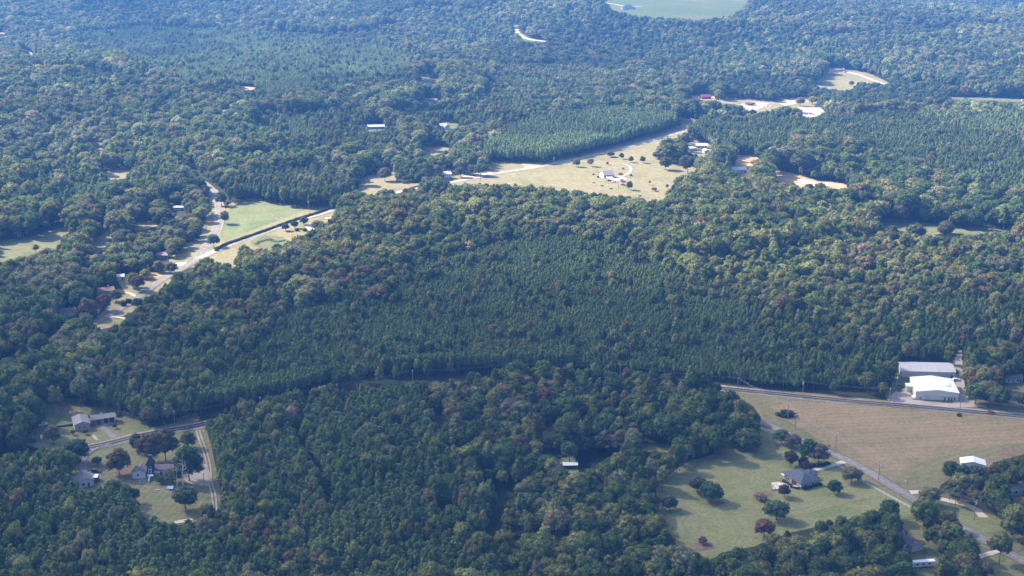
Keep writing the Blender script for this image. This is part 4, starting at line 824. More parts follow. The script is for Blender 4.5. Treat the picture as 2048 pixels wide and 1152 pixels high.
# steel buildings
t = thing('metal_warehouse', 'big cream metal workshop with a bright white low-pitched roof, beside the main road', 'workshop', P(1830.5, 799.5), R_(-7))
walls(t, 0, 24.5, 0, 24, 5.2, WL_METAL, 'y', 1.5); r = gable(t, 0, 24.5, 0, 24, 5.2, 1.5, 'y', RF_WHITE, .35)
MB().box(14.2, 21, 9, 15.5, 6.15, 6.28).build('skylight', TRIM, r); walls(t, -3.4, -.02, 12.5, 17.5, 3.6, WL_METAL, label='lean-to', name='side_room'); MB().box(-3.8, 0, 12.1, 17.9, 3.62, 3.8).build('side_roof', RF_WHITE, t)
panel('f', (6.6, 0), 2.6, -.05, .08, -.1, 3.2).build('roller_door', WL_PALE, t); panel('f', (2.8, 0), 1.5, -.05, .08, .6, 2.0).build('window', STONE, t)
for a in (16.7, 19.1, 20.7, 22.3): door(t, 'f', a, 0, .75, 2.3, m=mat('dark_green_door', (.04, .06, .06), .5))
MB().box(7.8, 24.5, -.9, -.02, 3.6, 3.72).build('canopy', RF_WHITE, t)
t = thing('long_warehouse', 'long pale grey metal shed with a low lilac-grey roof, set against the woods', 'shed', P(1802, 755.5), R_(-4))
walls(t, 0, 32.5, 0, 17, 4.3, WL_PALE, 'x', 1.7); r = gable(t, 0, 32.5, 0, 17, 4.3, 1.7, 'x', RF_PALE, .3)
door(t, 'f', 30.4, 0, 1.1, 2.3); panel('f', (25.8, 0), 2.4, -.05, .07, .1, 1.6).build('vent_panel', STONE, t)
MB().tube((32.6, 2, -.3), (32.6, 2, 4.2), .07).build('downpipe', TRIM, t)
# generic houses
def house(name, label, u, v, w, d, h, rise, axis, wm, rm, rot=0, wing=None, nw=3, hipped=False, wside=True, cat='house', chim=True, face='f'):
    t = thing(name, label, cat, P(u, v), R_(rot)); walls(t, -w/2, w/2, 0, d, h, wm, None if hipped else axis, 0 if hipped else rise)
    r = hip(t, -w/2, w/2, 0, d, h, rise, rm) if hipped else gable(t, -w/2, w/2, 0, d, h, rise, axis, rm)
    if wing:
        x0, x1, y0, y1, hh = wing; walls(t, x0, x1, y0, y1, hh, wm, 'y', rise*.8, label='projecting wing'); gable(t, x0, x1, y0, max(y1, d/2), hh, rise*.8, 'y', rm, label='roof of the projecting wing')
    for i in range(nw): win(t, 'f', -w/2+w*(i+.6)/(nw+.6), 0, 1.0 if h < 4 else .8, 1.0, 1.2)
    if h > 4:
        for i in range(nw): win(t, 'f', -w/2+w*(i+.6)/(nw+.6), 0, 3.4, 1.0, 1.2)
    if wside: win(t, 'l', d*.5, -w/2, 1.0); win(t, 'r', d*.5, w/2, 1.0)
    door(t, 'f', w/2-w*.12, 0)
    if chim: chimney(r, w*.2, d*.5+.3, h+rise*.4, h+rise+1.0, .8)
    return t
# pasture farmhouse (gable end to the left, columned porch)
t = thing('farmhouse', 'white farmhouse with a grey-brown gable roof and dark columned porch, in the open pasture', 'house', P(1208.5, 357), R_(18))
walls(t, 0, 10.5, 2.4, 12.4, 3.6, WHITE, 'x', 3.2); gable(t, 0, 10.5, 0, 12.4, 3.2, 3.4, 'x', mat('weathered_shingles', (.30, .26, .27), .9, .14, 1.2), .4)
for x in (.3, 2.8, 5.3, 7.8, 10.2): MB().box(x-.13, x+.13, .2, .46, -.2, 3.2).build('porch_column', TRIM, t)
MB().box(0, 10.5, .1, 2.4, -.4, .15).build('porch_floor', STONE, t)
for a in (2, 5, 8): panel('f', (a, 2.4), 1.6, -.05, .08, .4, 2.7).build('window', GLASS, t)
for a in (5, 9.6): win(t, 'l', a, 0, 1.1)
win(t, 'l', 7.4, 0, 3.8, .8, 1); MB().box(-.06, .12, 1.8, 2.6, 0, 3.3).build('corner_board', TRIM, t)
t2 = thing('garden_canopy', 'flat white shade canopy on posts in front of the pasture farmhouse', 'canopy', P(1220, 361), R_(8)); MB().box(-3.2, 3.2, 0, 5, 2.5, 2.65).build('roof', TRIM, t2)
for x in (-3, 3):
    for y in (.2, 4.8): MB().box(x-.07, x+.07, y-.07, y+.07, -.3, 2.5).build('post', TRIM, t2)
house('farmhouse', 'two-storey white house with a pale roof, between round trees by the gravel road', 896, 358.5, 7.5, 8.5, 5.2, 2.0, 'x', WHITE, mat('pale_shingles', (.55, .52, .56), .8, .1, 1), 20, nw=3)
house('garage', 'small white gabled garage behind a round tree, just right of the two-storey white house', 928, 338, 6, 6, 2.8, 1.4, 'x', WHITE, RF_WHITE, 15, nw=1, cat='garage', chim=False)
house('house', 'white house with bright gables and a red base, alone in the far woods', 888, 259, 10, 9, 4.2, 2.6, 'x', WHITE, mat('light_roof', (.5, .5, .55), .8), 25, wing=(0, 6, -3, 4, 4.2), nw=2)
house('house', 'long low white-roofed house in the far woods, left of the white gabled house', 752, 258, 20, 8, 2.8, 1.6, 'x', STONE, mat('light_roof', (.5, .5, .55), .8), 8, nw=3, chim=False)
house('house', 'grey-roofed house half sunk in the woods below the small far meadow', 858, 205, 20, 8, 3, 1.8, 'x', WHITE, RF_GREY, -6, nw=4)
house('house', 'large navy-roofed white house standing alone in the far green field', 1257, 18.5, 24, 16, 3.2, 5.0, 'x', WHITE, RF_BLUE, 4, hipped=True, nw=5, chim=False, wing=(-13, -6, -4, 2, 3))
house('house', 'long brick-red roofed ranch house at the head of the sloping far lawn', 1674, 143.5, 26, 10, 3, 2.0, 'x', WHITE, mat('dull_red_shingles', (.30, .17, .17), .9, .12, 1), 10, wing=(-14, -7, -2, 4, 2.8), nw=5)
house('barn', 'maroon metal-roofed barn at the edge of the sandy clearing', 1413, 198, 13, 10, 3.0, 2.4, 'x', mat('brown_timber', (.12, .07, .06), .8), RF_MAROON, 12, nw=2, cat='barn', chim=False)
house('shed', 'white flat-fronted shed on the gravel yard in the far clearing', 1614, 229, 10, 6, 3, 1.0, 'x', WHITE, RF_WHITE, -20, nw=1, cat='shed', chim=False)
house('barn', 'white metal barn, the middle and largest of three white roofs among the big round trees', 1403, 297, 12, 8, 3.4, 1.4, 'x', WHITE, RF_WHITE, -8, nw=2, cat='barn', chim=False)
house('shed', 'white shed, left of the three white roofs among the big round trees', 1384, 302, 9, 6, 3, 1.2, 'x', WHITE, RF_WHITE, 22, nw=1, cat='shed', chim=False)
house('shed', 'white shed, lowest of the three white roofs among the big round trees', 1414, 307, 6, 7, 3, 1.2, 'y', WHITE, RF_WHITE, 10, nw=1, cat='shed', chim=False)
house('barn', 'domed white barn beside the orange soil clearing, behind a round dark tree', 1480, 346, 14, 10, 3.2, 2.0, 'x', WHITE, RF_WHITE, 12, nw=2, cat='barn', chim=False)
house('house', 'red-roofed house with a white gable behind the trees, left of the curving road', 213, 590, 12, 8, 3, 1.8, 'x', BRICK_P, RF_RED, 25, nw=3)
house('house', 'small red-roofed house near the road junction on the left', 324, 517, 9, 7, 2.8, 1.6, 'x', STONE, RF_RED, -8, nw=2)
house('shed', 'white-walled garage behind two round green trees, left of the curving road', 236, 561, 9, 6, 3, 1.2, 'x', WHITE, RF_WHITE, 10, nw=1, cat='garage', chim=False)
house('house', 'pale blue-grey roofed house under trees at the left, with a white dormer', 135, 632, 11, 8, 2.9, 1.8, 'x', WHITE, RF_GREY, 20, nw=2, wing=(0, 4.5, -2, 4, 2.8))
house('shed', 'white flat-roofed shed among bushes left of the road with tree shadows', 357, 421, 9, 5, 3, .6, 'x', WHITE, RF_WHITE, -2, nw=1, cat='shed', chim=False)
house('shed', 'small teal-white gabled shed at the corner of the left woods', 210, 449, 5, 6, 3, 2.0, 'y', mat('teal_siding', (.4, .58, .6), .6), RF_WHITE, -15, nw=1, cat='shed', chim=False)
house('shed', 'low grey open shed at the edge of the left meadow', 122, 449, 9, 5, 2.6, .6, 'x', DARK, WL_PALE, 8, nw=0, wside=False, cat='shed', chim=False)
house('barn', 'white roofed barn at the lower right corner of the hay field, half behind dark trees', 1945, 942, 12, 7, 3.8, 1.4, 'y', WHITE, RF_WHITE, -14, nw=2, cat='barn', chim=False)
house('house', 'brown-roofed house with a white front addition, among the lower right trees', 1822, 1098, 9, 12, 3, 2.0, 'y', WHITE, RF_BROWN, 24, nw=2, wing=(-2, 4.5, -3, 4, 2.8))
house('shed', 'pale shed roof at the right edge, uppermost of the sheds right of the lower road', 2036, 990, 9, 6, 2.6, 1.2, 'x', WHITE, WL_PALE, 10, nw=1, cat='shed', chim=False)
house('shed', 'small white shed among dark trees at the right edge, below the pale shed roof', 2036, 1030, 4, 6, 2.6, 1.0, 'y', WHITE, RF_WHITE, 30, nw=1, cat='shed', chim=False)
house('house', 'white house just inside the right edge, behind the red-leaved trees', 2028, 766, 10, 6, 3, 1.5, 'x', WHITE, RF_GREY, 0, nw=3)
house('house', 'long low pinkish house in the far trees at the top right', 1846, 24, 24, 10, 4.5, 2, 'x', BRICK_P, mat('light_roof', (.5, .5, .55), .8), -6, nw=4)
house('shed', 'long low reddish shed in the far trees, left of the pinkish far house', 1786, 16, 18, 8, 3, 1.4, 'x', BRICK_P, RF_BROWN, 0, nw=2, cat='shed', chim=False)
house('house', 'pink-roofed house at the left edge of the view, in the far woods', 4, 72, 16, 9, 4, 2, 'x', WHITE, mat('pinkish_shingles', (.45, .33, .35), .8), 0, nw=2)
house('shed', 'small tin-roofed boathouse at the edge of the dark woodland pond', 1141, 938, 7.0, 3.4, 2.2, .5, 'x', DARK, RF_WHITE, 3, nw=0, wside=False, cat='shed', chim=False)
house('house', 'white-roofed house under the trees beyond the east meadow, left of its twin', 1722, 400, 9, 6, 3, 1.4, 'x', WHITE, RF_WHITE, 0, nw=2, chim=False)
house('house', 'white-roofed house under the trees beyond the east meadow, right of its twin', 1780, 404, 7, 6, 3.4, 1.4, 'y', WHITE, RF_WHITE, 10, nw=1, chim=False)
# play hut
t = thing('play_hut', 'small pale blue tent-shaped play hut on the back lawn of the tower house', 'play hut', P(340, 981), R_(-12))
walls(t, -1.4, 1.4, 0, 2.2, 1.0, mat('blue_canvas', (.35, .45, .72), .7), 'x', .9); gable(t, -1.4, 1.4, 0, 2.2, 1.0, .9, 'x', mat('blue_canvas_roof', (.38, .48, .78), .7), .15, .06); door(t, 'f', .6, 0, .8, .9)
# garden fence of the tower house terrace
t = thing('terrace_planter', 'low white edging frame round the grass bed before the tower house', 'planter', P(287, 966))
for a in ((-2.4, 2.6, 0, .25), (-2.4, 2.6, 3.0, 3.2), (-2.4, -2.2, .25, 3.0)): MB().box(a[0], a[1], a[2], a[3], -.2, .35).build('edging', CREAM, t)
# ================================================================== FENCES, POLES, VEHICLES, SIGNS
def fence(label, px, h=1.25, post=2.6, mtl=TRIM, name='rail_fence'):
    c = path_world(px, post)[:]; o0 = Vector((*c[0], float(hf(*c[0])))); t = thing(name, label, 'fence', o0); rl = MB()
    for i, q_ in enumerate(c):
        z = float(hf(*q_)); d = Vector((q_[0], q_[1], z))-o0; MB().box(d.x-.09, d.x+.09, d.y-.09, d.y+.09, d.z-.3, d.z+h+.12).build('post', mtl, t, fix=False)
        if i:
            for k in (.3, .72, 1.12):
                a = p_+Vector((0, 0, k)); b = d+Vector((0, 0, k)); e = Vector((0, 0, .12)); s = (b-a).cross(Vector((0, 0, 1))).normalized()*.03
                rl.add([a+s, b+s, b-s, a-s, a+s+e, b+s+e, b-s+e, a-s+e], [(0, 1, 2, 3), (4, 7, 6, 5), (0, 4, 5, 1), (1, 5, 6, 2), (2, 6, 7, 3), (3, 7, 4, 0)])
        p_ = d
    rl.build('rail', mtl, t, fix=False); return t
fence('white rail fence curving round the lawn of the black car, beside the road', [(171,932),(171,920),(177,909),(188,901),(203,896),(222,891)])
fence('short stretch of white rail fence above the big round tree, beside the narrow road', [(1523,859),(1535,864),(1550,871),(1562,877)])
fence('white rail fence passing behind the two hedge trees of the wide lawn', [(1580,888),(1600,899),(1616,908),(1634,918)])
fence('long white rail fence running down the wide lawn beside the narrow road', [(1669,930),(1690,941),(1720,961),(1760,984),(1800,1006),(1835,1024)])
fence('brown wire fence between the back lawn and the woods of the tower house', [(225,962),(240,968),(262,972)], 1.0, 2.6, mat('brown_fence', (.1, .08, .08), .8), 'garden_fence')

GALV = mat('galvanised_steel', (.5, .5, .52), .45, .1, 2); POLE = mat('pole_timber', (.24, .20, .19), .9, .15, 2); WIRE = mat('line_wire', (.22, .22, .24), .5, .05, 1)
def pole(u, v, h, label, tx=False, rot=0.0, arm=2.4):
    p = P(u, v); t = thing('utility_pole', label, 'utility pole', p, rot); MB().tube((0, 0, -1), (0, 0, h), .21, .15, 8).build('post', POLE, t)
    a = MB().box(-arm/2, arm/2, -.08, .08, h-.7, h-.5).build('crossarm', GALV, t)
    for x in (-arm/2+.1, 0, arm/2-.1): MB().tube((x, 0, h-.5), (x, 0, h-.15), .09, .06, 6).build('insulator', TRIM, t)
    if tx: MB().tube((.45, 0, h-2.4), (.45, 0, h-1.3), .34, .34, 10).build('transformer', TRIM, t)
    return t, p, h, rot, arm
def wires(label, ps, low=False):
    o0 = ps[0][1]; t = thing('power_line', label, 'power line', o0)
    for k in (-1, 0, 1):
        b = MB()
        for (t1, p, h, r, a), (t2, q, h2, r2_, a2) in zip(ps[:-1], ps[1:]):
            A = p+Vector((math.cos(r)*k*(a/2-.1), math.sin(r)*k*(a/2-.1), h-.15))-o0; B = q+Vector((math.cos(r2_)*k*(a2/2-.1), math.sin(r2_)*k*(a2/2-.1), h2-.15))-o0; sag = (B-A).length*.022
            pr_ = A
            for i in range(1, 9):
                f = i/8; n_ = A.lerp(B, f)-Vector((0, 0, sag*4*f*(1-f))); b.tube(pr_, n_, .022, .022, 4, False); pr_ = n_
        b.build('wire', WIRE, t, fix=False)
L1 = [pole(*a) for a in ((-60,928,10,'timber utility pole just beyond the left edge of the view',False,2.4), (87,906,10.5,'utility pole with a white transformer, standing by the concrete side road',True,2.5), (350,858,11,'utility pole behind the twin big trees by the left road',False,2.2), (522,835,12.5,'first utility pole sticking out of the near pine woods, from the left',False,2.1),
      (675,808,12.5,'second utility pole sticking out of the near pine woods, from the left',False,1.9), (826,784,14,'tall utility pole in the gap at the middle of the pine corridor',False,1.8), (1030,764,12.5,'utility pole over the woods at the centre of the corridor',False,1.6), (1240,764,12,'utility pole hidden to its top in the woods, left of the hay field',False,1.5), (1475,788,10.5,'first utility pole beside the main road at the woods edge',False,1.4),
      (1605,797,11,'utility pole with a white transformer beside the main road, left of the workshop',True,1.4), (1778,813,11.5,'utility pole with a wide crossarm opposite the gravel yard of the workshop',False,1.4), (1919,828,10,'thin utility pole beside the main road, right of the workshop',False,1.3), (2110,848,10,'utility pole just beyond the right edge of the view',False,1.3))]
wires('three overhead wires strung on poles along the main road', L1)
L2 = [pole(*a) for a in ((1576,838,9,'bare-topped utility pole beside the fallen tree in the hay field',False,.7), (1590,858,9,'utility pole in the field margin, right of the fallen tree',False,.6), (1671,897,9,'utility pole behind the orange road sign',False,.5), (1757,961,10,'tall utility pole beside the narrow road opposite the long white fence',True,.5), (1948,1040,10.5,'utility pole with a white transformer by the pale sandy yard at the lower right',True,.5), (2090,1150,10,'utility pole beyond the lower right corner',False,.5))]
wires('three overhead wires crossing the hay field beside the narrow road', [L1[8]]+L2)
L3 = [pole(*a) for a in ((617,423,10,'utility pole with a white crossarm at the corner of the green pasture',True,1.0), (792,402,11,'utility pole among trees beyond the green pasture',False,1.0), (961,362,9,'utility pole by the gravel road near the two-storey white house',False,.9), (1107,333,10,'utility pole where the gravel road meets the pasture track',True,.9), (1237,375,8,'lone thin pole in the pasture below the farmhouse',False,.5))]
wires('overhead wires along the gravel road in the middle distance', L3[:4])
pole(409, 977, 8.5, 'yard light pole beside the two-track gravel drive', False, .3, .8); pole(198, 642, 8.5, 'utility pole at the foot of the left road where it enters the woods', True, .8); pole(1793, 779, 9, 'utility pole with two white transformers at the woods edge by the workshop', True, 1.2); pole(1505, 218, 9, 'far utility pole in the sandy northern clearing', False, .3); pole(2035, 198, 10, 'far utility pole by the east road', False, .3)

TYRE = mat('tyre_rubber', (.02, .02, .02), .9, .1, 2); RIM = mat('wheel_rim', (.4, .4, .42), .4, .1, 2)
def paint(n, c): return mat(n, c, .3, .03, .5, spec=.5)
def car(label, u, v, rot, m, kind='car', name='parked_car', cat='car'):
    t = thing(name, label, cat, P(u, v, .3), R_(rot)); b = MB(); c = MB()
    if kind == 'pickup':
        b.prism([(-2.7, .45), (2.65, .45), (2.7, .95), (1.3, 1.12), (-2.7, 1.12)], -.95, .95, 'y'); c.prism([(-.75, 1.12), (1.35, 1.12), (.75, 1.78), (-.6, 1.78)], -.82, .82, 'y')
        g_ = MB().prism([(-.68, 1.2), (1.15, 1.2), (.68, 1.68), (-.55, 1.68)], -.84, .84, 'y')
    else:
        b.prism([(-2.3, .4), (2.3, .4), (2.35, .85), (1.2, 1.02), (-2.3, 1.05)], -.92, .92, 'y'); c.prism([(-2.05, 1.05), (1.25, 1.02), (.55, 1.52), (-1.6, 1.55)], -.78, .78, 'y')
        g_ = MB().prism([(-1.9, 1.1), (1.02, 1.08), (.45, 1.46), (-1.52, 1.48)], -.80, .80, 'y')
    bo = b.build('body', m, t); c.build('cabin', m, t); g_.build('side_window', GLASS, t)
    for x in (-1.45, 1.45):
        for y in (-.86, .86):
            wh = MB().tube((x, y-.12, .34), (x, y+.12, .34), .36, .36, 12).build('wheel', TYRE, t); MB().tube((x, y-.13, .34), (x, y+.13, .34), .2, .2, 8).build('rim', RIM, wh)
    for y in (-.65, .65): MB().box(2.3, 2.4, y-.18, y+.18, .62, .8).build('headlight', TRIM, t)
    return t
BLK = paint('black_car_paint', (.01, .012, .02)); SIL = paint('silver_car_paint', (.55, .57, .6)); WHT = paint('white_car_paint', (.8, .8, .8)); REDP = paint('red_car_paint', (.35, .04, .05)); BLU = paint('navy_car_paint', (.04, .07, .16)); TAN = paint('tan_car_paint', (.45, .38, .3))
car('black estate car parked on the grass beside the white-topped box trailer', 191.5, 944.5, -4, BLK)
car('black pickup truck in the gravel yard left of the white workshop', 1798, 781, 78, BLK, 'pickup', 'pickup_truck', 'pickup truck')
car('white car parked against the left end of the white workshop', 1827, 797, 80, WHT); car('silver car in the shade right of the white workshop', 1914, 787, 85, SIL)
car('silver car driving on the left road past the red-roofed house', 288, 583.5, 38, SIL, name='car'); car('dark car parked beyond the right end of the long grey shed', 1909, 747, 10, BLU); car('white car parked at the right end of the long grey shed', 1912, 762, 5, WHT)
car('dark car under the front of the white canopy by the pasture farmhouse', 1219, 362.5, 15, BLK); car('navy car at the end of the loop drive of the pasture farmhouse', 1243, 361.5, 35, BLU); car('red car parked below the loop drive of the pasture farmhouse', 1247, 365, -10, REDP); car('small red car on the grass below the pasture farmhouse', 1246, 371, 5, REDP)
car('white car left of the patio, by the pasture farmhouse', 1228, 365, 170, WHT); car('white car parked on the gravel beside the big round trees in the far lot', 1384, 240.5, 0, WHT)
car('white van-like car by the east road, leftmost of the cars among the far trees', 1958, 206, 0, WHT); car('white car by the east road, second from the left', 1968, 206, 0, WHT); car('silver car by the east road, third from the left', 1980, 207, 10, SIL); car('white car at the right end of the far east road', 2046, 202, 0, WHT)
car('silver car parked on the concrete under the open carport', 196, 842, 25, SIL); car('pale car beside the far ranch house with the red roof', 1690, 145, 10, SIL)
car('white car in the shade of the trees by the brown-roofed house', 1796, 1086, 60, WHT); car('white pickup truck behind trees, at the far right of the lower road', 2004, 1022, 30, WHT, 'pickup', 'pickup_truck', 'pickup truck')
car('white car half hidden by branches at the left, above the autumn-brown tree', 147, 604, 60, WHT); car('pale pickup truck parked in the left dirt yard below the ranch driveway end', 86, 852, 40, SIL, 'pickup', 'pickup_truck', 'pickup truck')
t = thing('box_trailer', 'white-topped black box trailer parked in front of the black car', 'trailer', P(192.5, 961.5, .2), R_(96)); MB().box(-2.2, 2.4, -1.15, 1.15, .5, 2.4).build('body', BLK, t); MB().box(-2.2, 2.4, -1.15, 1.15, 2.4, 2.5).build('roof', TRIM, t)
MB().tube((2.4, 0, .55), (3.6, 0, .5), .06).build('hitch', BLACKM, t)
for y in (-1.2, 1.2):
    for x in (-.4, .5): MB().tube((x, y-.1, .35), (x, y+.1, .35), .35, .35, 10).build('wheel', TYRE, t)
t = thing('camper', 'long white camper trailer among the trees at the bottom right', 'camper', P(1847, 1134, .2), R_(8)); b_ = MB().prism([(-5.5, .6), (5.2, .6), (5.6, 1.4), (5.0, 3.0), (-5.5, 3.0)], -1.2, 1.2, 'y').build('body', WHT, t)
for x in (-3.5, -.6, 2.2): w_ = MB().box(x-.6, x+.6, -1.24, -1.2, 1.6, 2.3).build('window', GLASS, t)
for x in (-.5, .6): MB().tube((x, -1.25, .4), (x, -1.0, .4), .38, .38, 10).build('wheel', TYRE, t); MB().tube((x, 1.0, .4), (x, 1.25, .4), .38, .38, 10).build('wheel', TYRE, t)
MB().tube((5.2, 0, .6), (6.8, 0, .55), .07).build('hitch', BLACKM, t)
# sign
t = thing('road_sign', 'orange diamond road-work sign at the edge of the narrow road', 'road sign', P(1658, 898.5), R_(20)); MB().tube((0, 0, -.3), (0, 0, 1.6), .05).build('post', GALV, t)
MB().prism([(0, 1.1), (1.05, 2.15), (0, 3.2), (-1.05, 2.15)], -.08, -.04, 'y').build('board', mat('orange_sign_face', (.85, .16, .04), .5, .05, 1), t)
MB().box(-.3, .3, -.1, -.085, 2.1, 2.2).box(-.05, .05, -.1, -.085, 1.75, 2.55).build('symbol', BLACKM, t)
for u_, v_, lb in ((1606,899,'white mailbox at the bend of the white fence by the narrow road'), (1664,931,'white mailbox at the gate of the concrete drive'), (1706,942,'white mailbox below the grey-green tree on the long white fence')):
    t = thing('mailbox', lb, 'mailbox', P(u_, v_)); MB().box(-.06, .06, -.06, .06, -.2, 1.1).build('post', TRIM, t); MB().prism([(-.16, 1.1), (.16, 1.1), (.16, 1.3), (.08, 1.42), (-.08, 1.42), (-.16, 1.3)], -.28, .28, 'y').build('box', TRIM, t)
t = thing('satellite_post', 'white well cap and post in the field margin by the hay field road', 'post', P(1811, 966)); MB().tube((0, 0, -.2), (0, 0, .9), .12).build('post', GALV, t); MB().tube((0, -.1, .9), (0, .15, 1.3), .5, .1, 12).build('cap', TRIM, t)
t = thing('bench', 'low pale bench on the lawn right of the striped terrace', 'bench', P(316, 981)); MB().box(-.9, .9, -.25, .25, .4, .5).build('seat', CREAM, t)
for x in (-.75, .75): MB().box(x-.06, x+.06, -.2, .2, -.1, .4).build('leg', CREAM, t)
for i, (u_, v_, lb) in enumerate(((1546,974,'white patio chair, nearest the low brick wall'), (1554,971,'white patio chair beside the patio table'), (1563,975,'white patio chair, nearest the bungalow'))):
    t = thing('patio_chair', lb, 'chair', P(u_, v_, .2), i*1.3); MB().box(-.3, .3, -.3, .3, .4, .48).build('seat', TRIM, t); MB().box(-.3, .3, .24, .3, .48, 1.0).build('backrest', TRIM, t)
    for x in (-.25, .25):
        for y in (-.25, .25): MB().box(x-.03, x+.03, y-.03, y+.03, 0, .4).build('leg', TRIM, t)
t = thing('patio_table', 'round white table on the patio of the brick bungalow', 'table', P(1558, 973, .2)); MB().tube((0, 0, .7), (0, 0, .76), .8, .8, 14).build('tabletop', TRIM, t); MB().tube((0, 0, 0), (0, 0, .7), .08, .08, 8).build('leg', TRIM, t)
for i, (u_, v_) in enumerate(((1518,216),(1526,215),(1534,214),(1542,213))):
    t = thing('hay_bale', 'white-wrapped round bale in the row of four in the far clearing', 'bale', P(u_, v_), .4, 'white-wrapped bales in the far clearing'); MB().tube((-.7, 0, .7), (.7, 0, .7), .8, .8, 14).build('roll', TRIM, t); MB().tube((-.72, 0, .7), (.72, 0, .7), .3, .3, 10).build('core', CREAM, t)
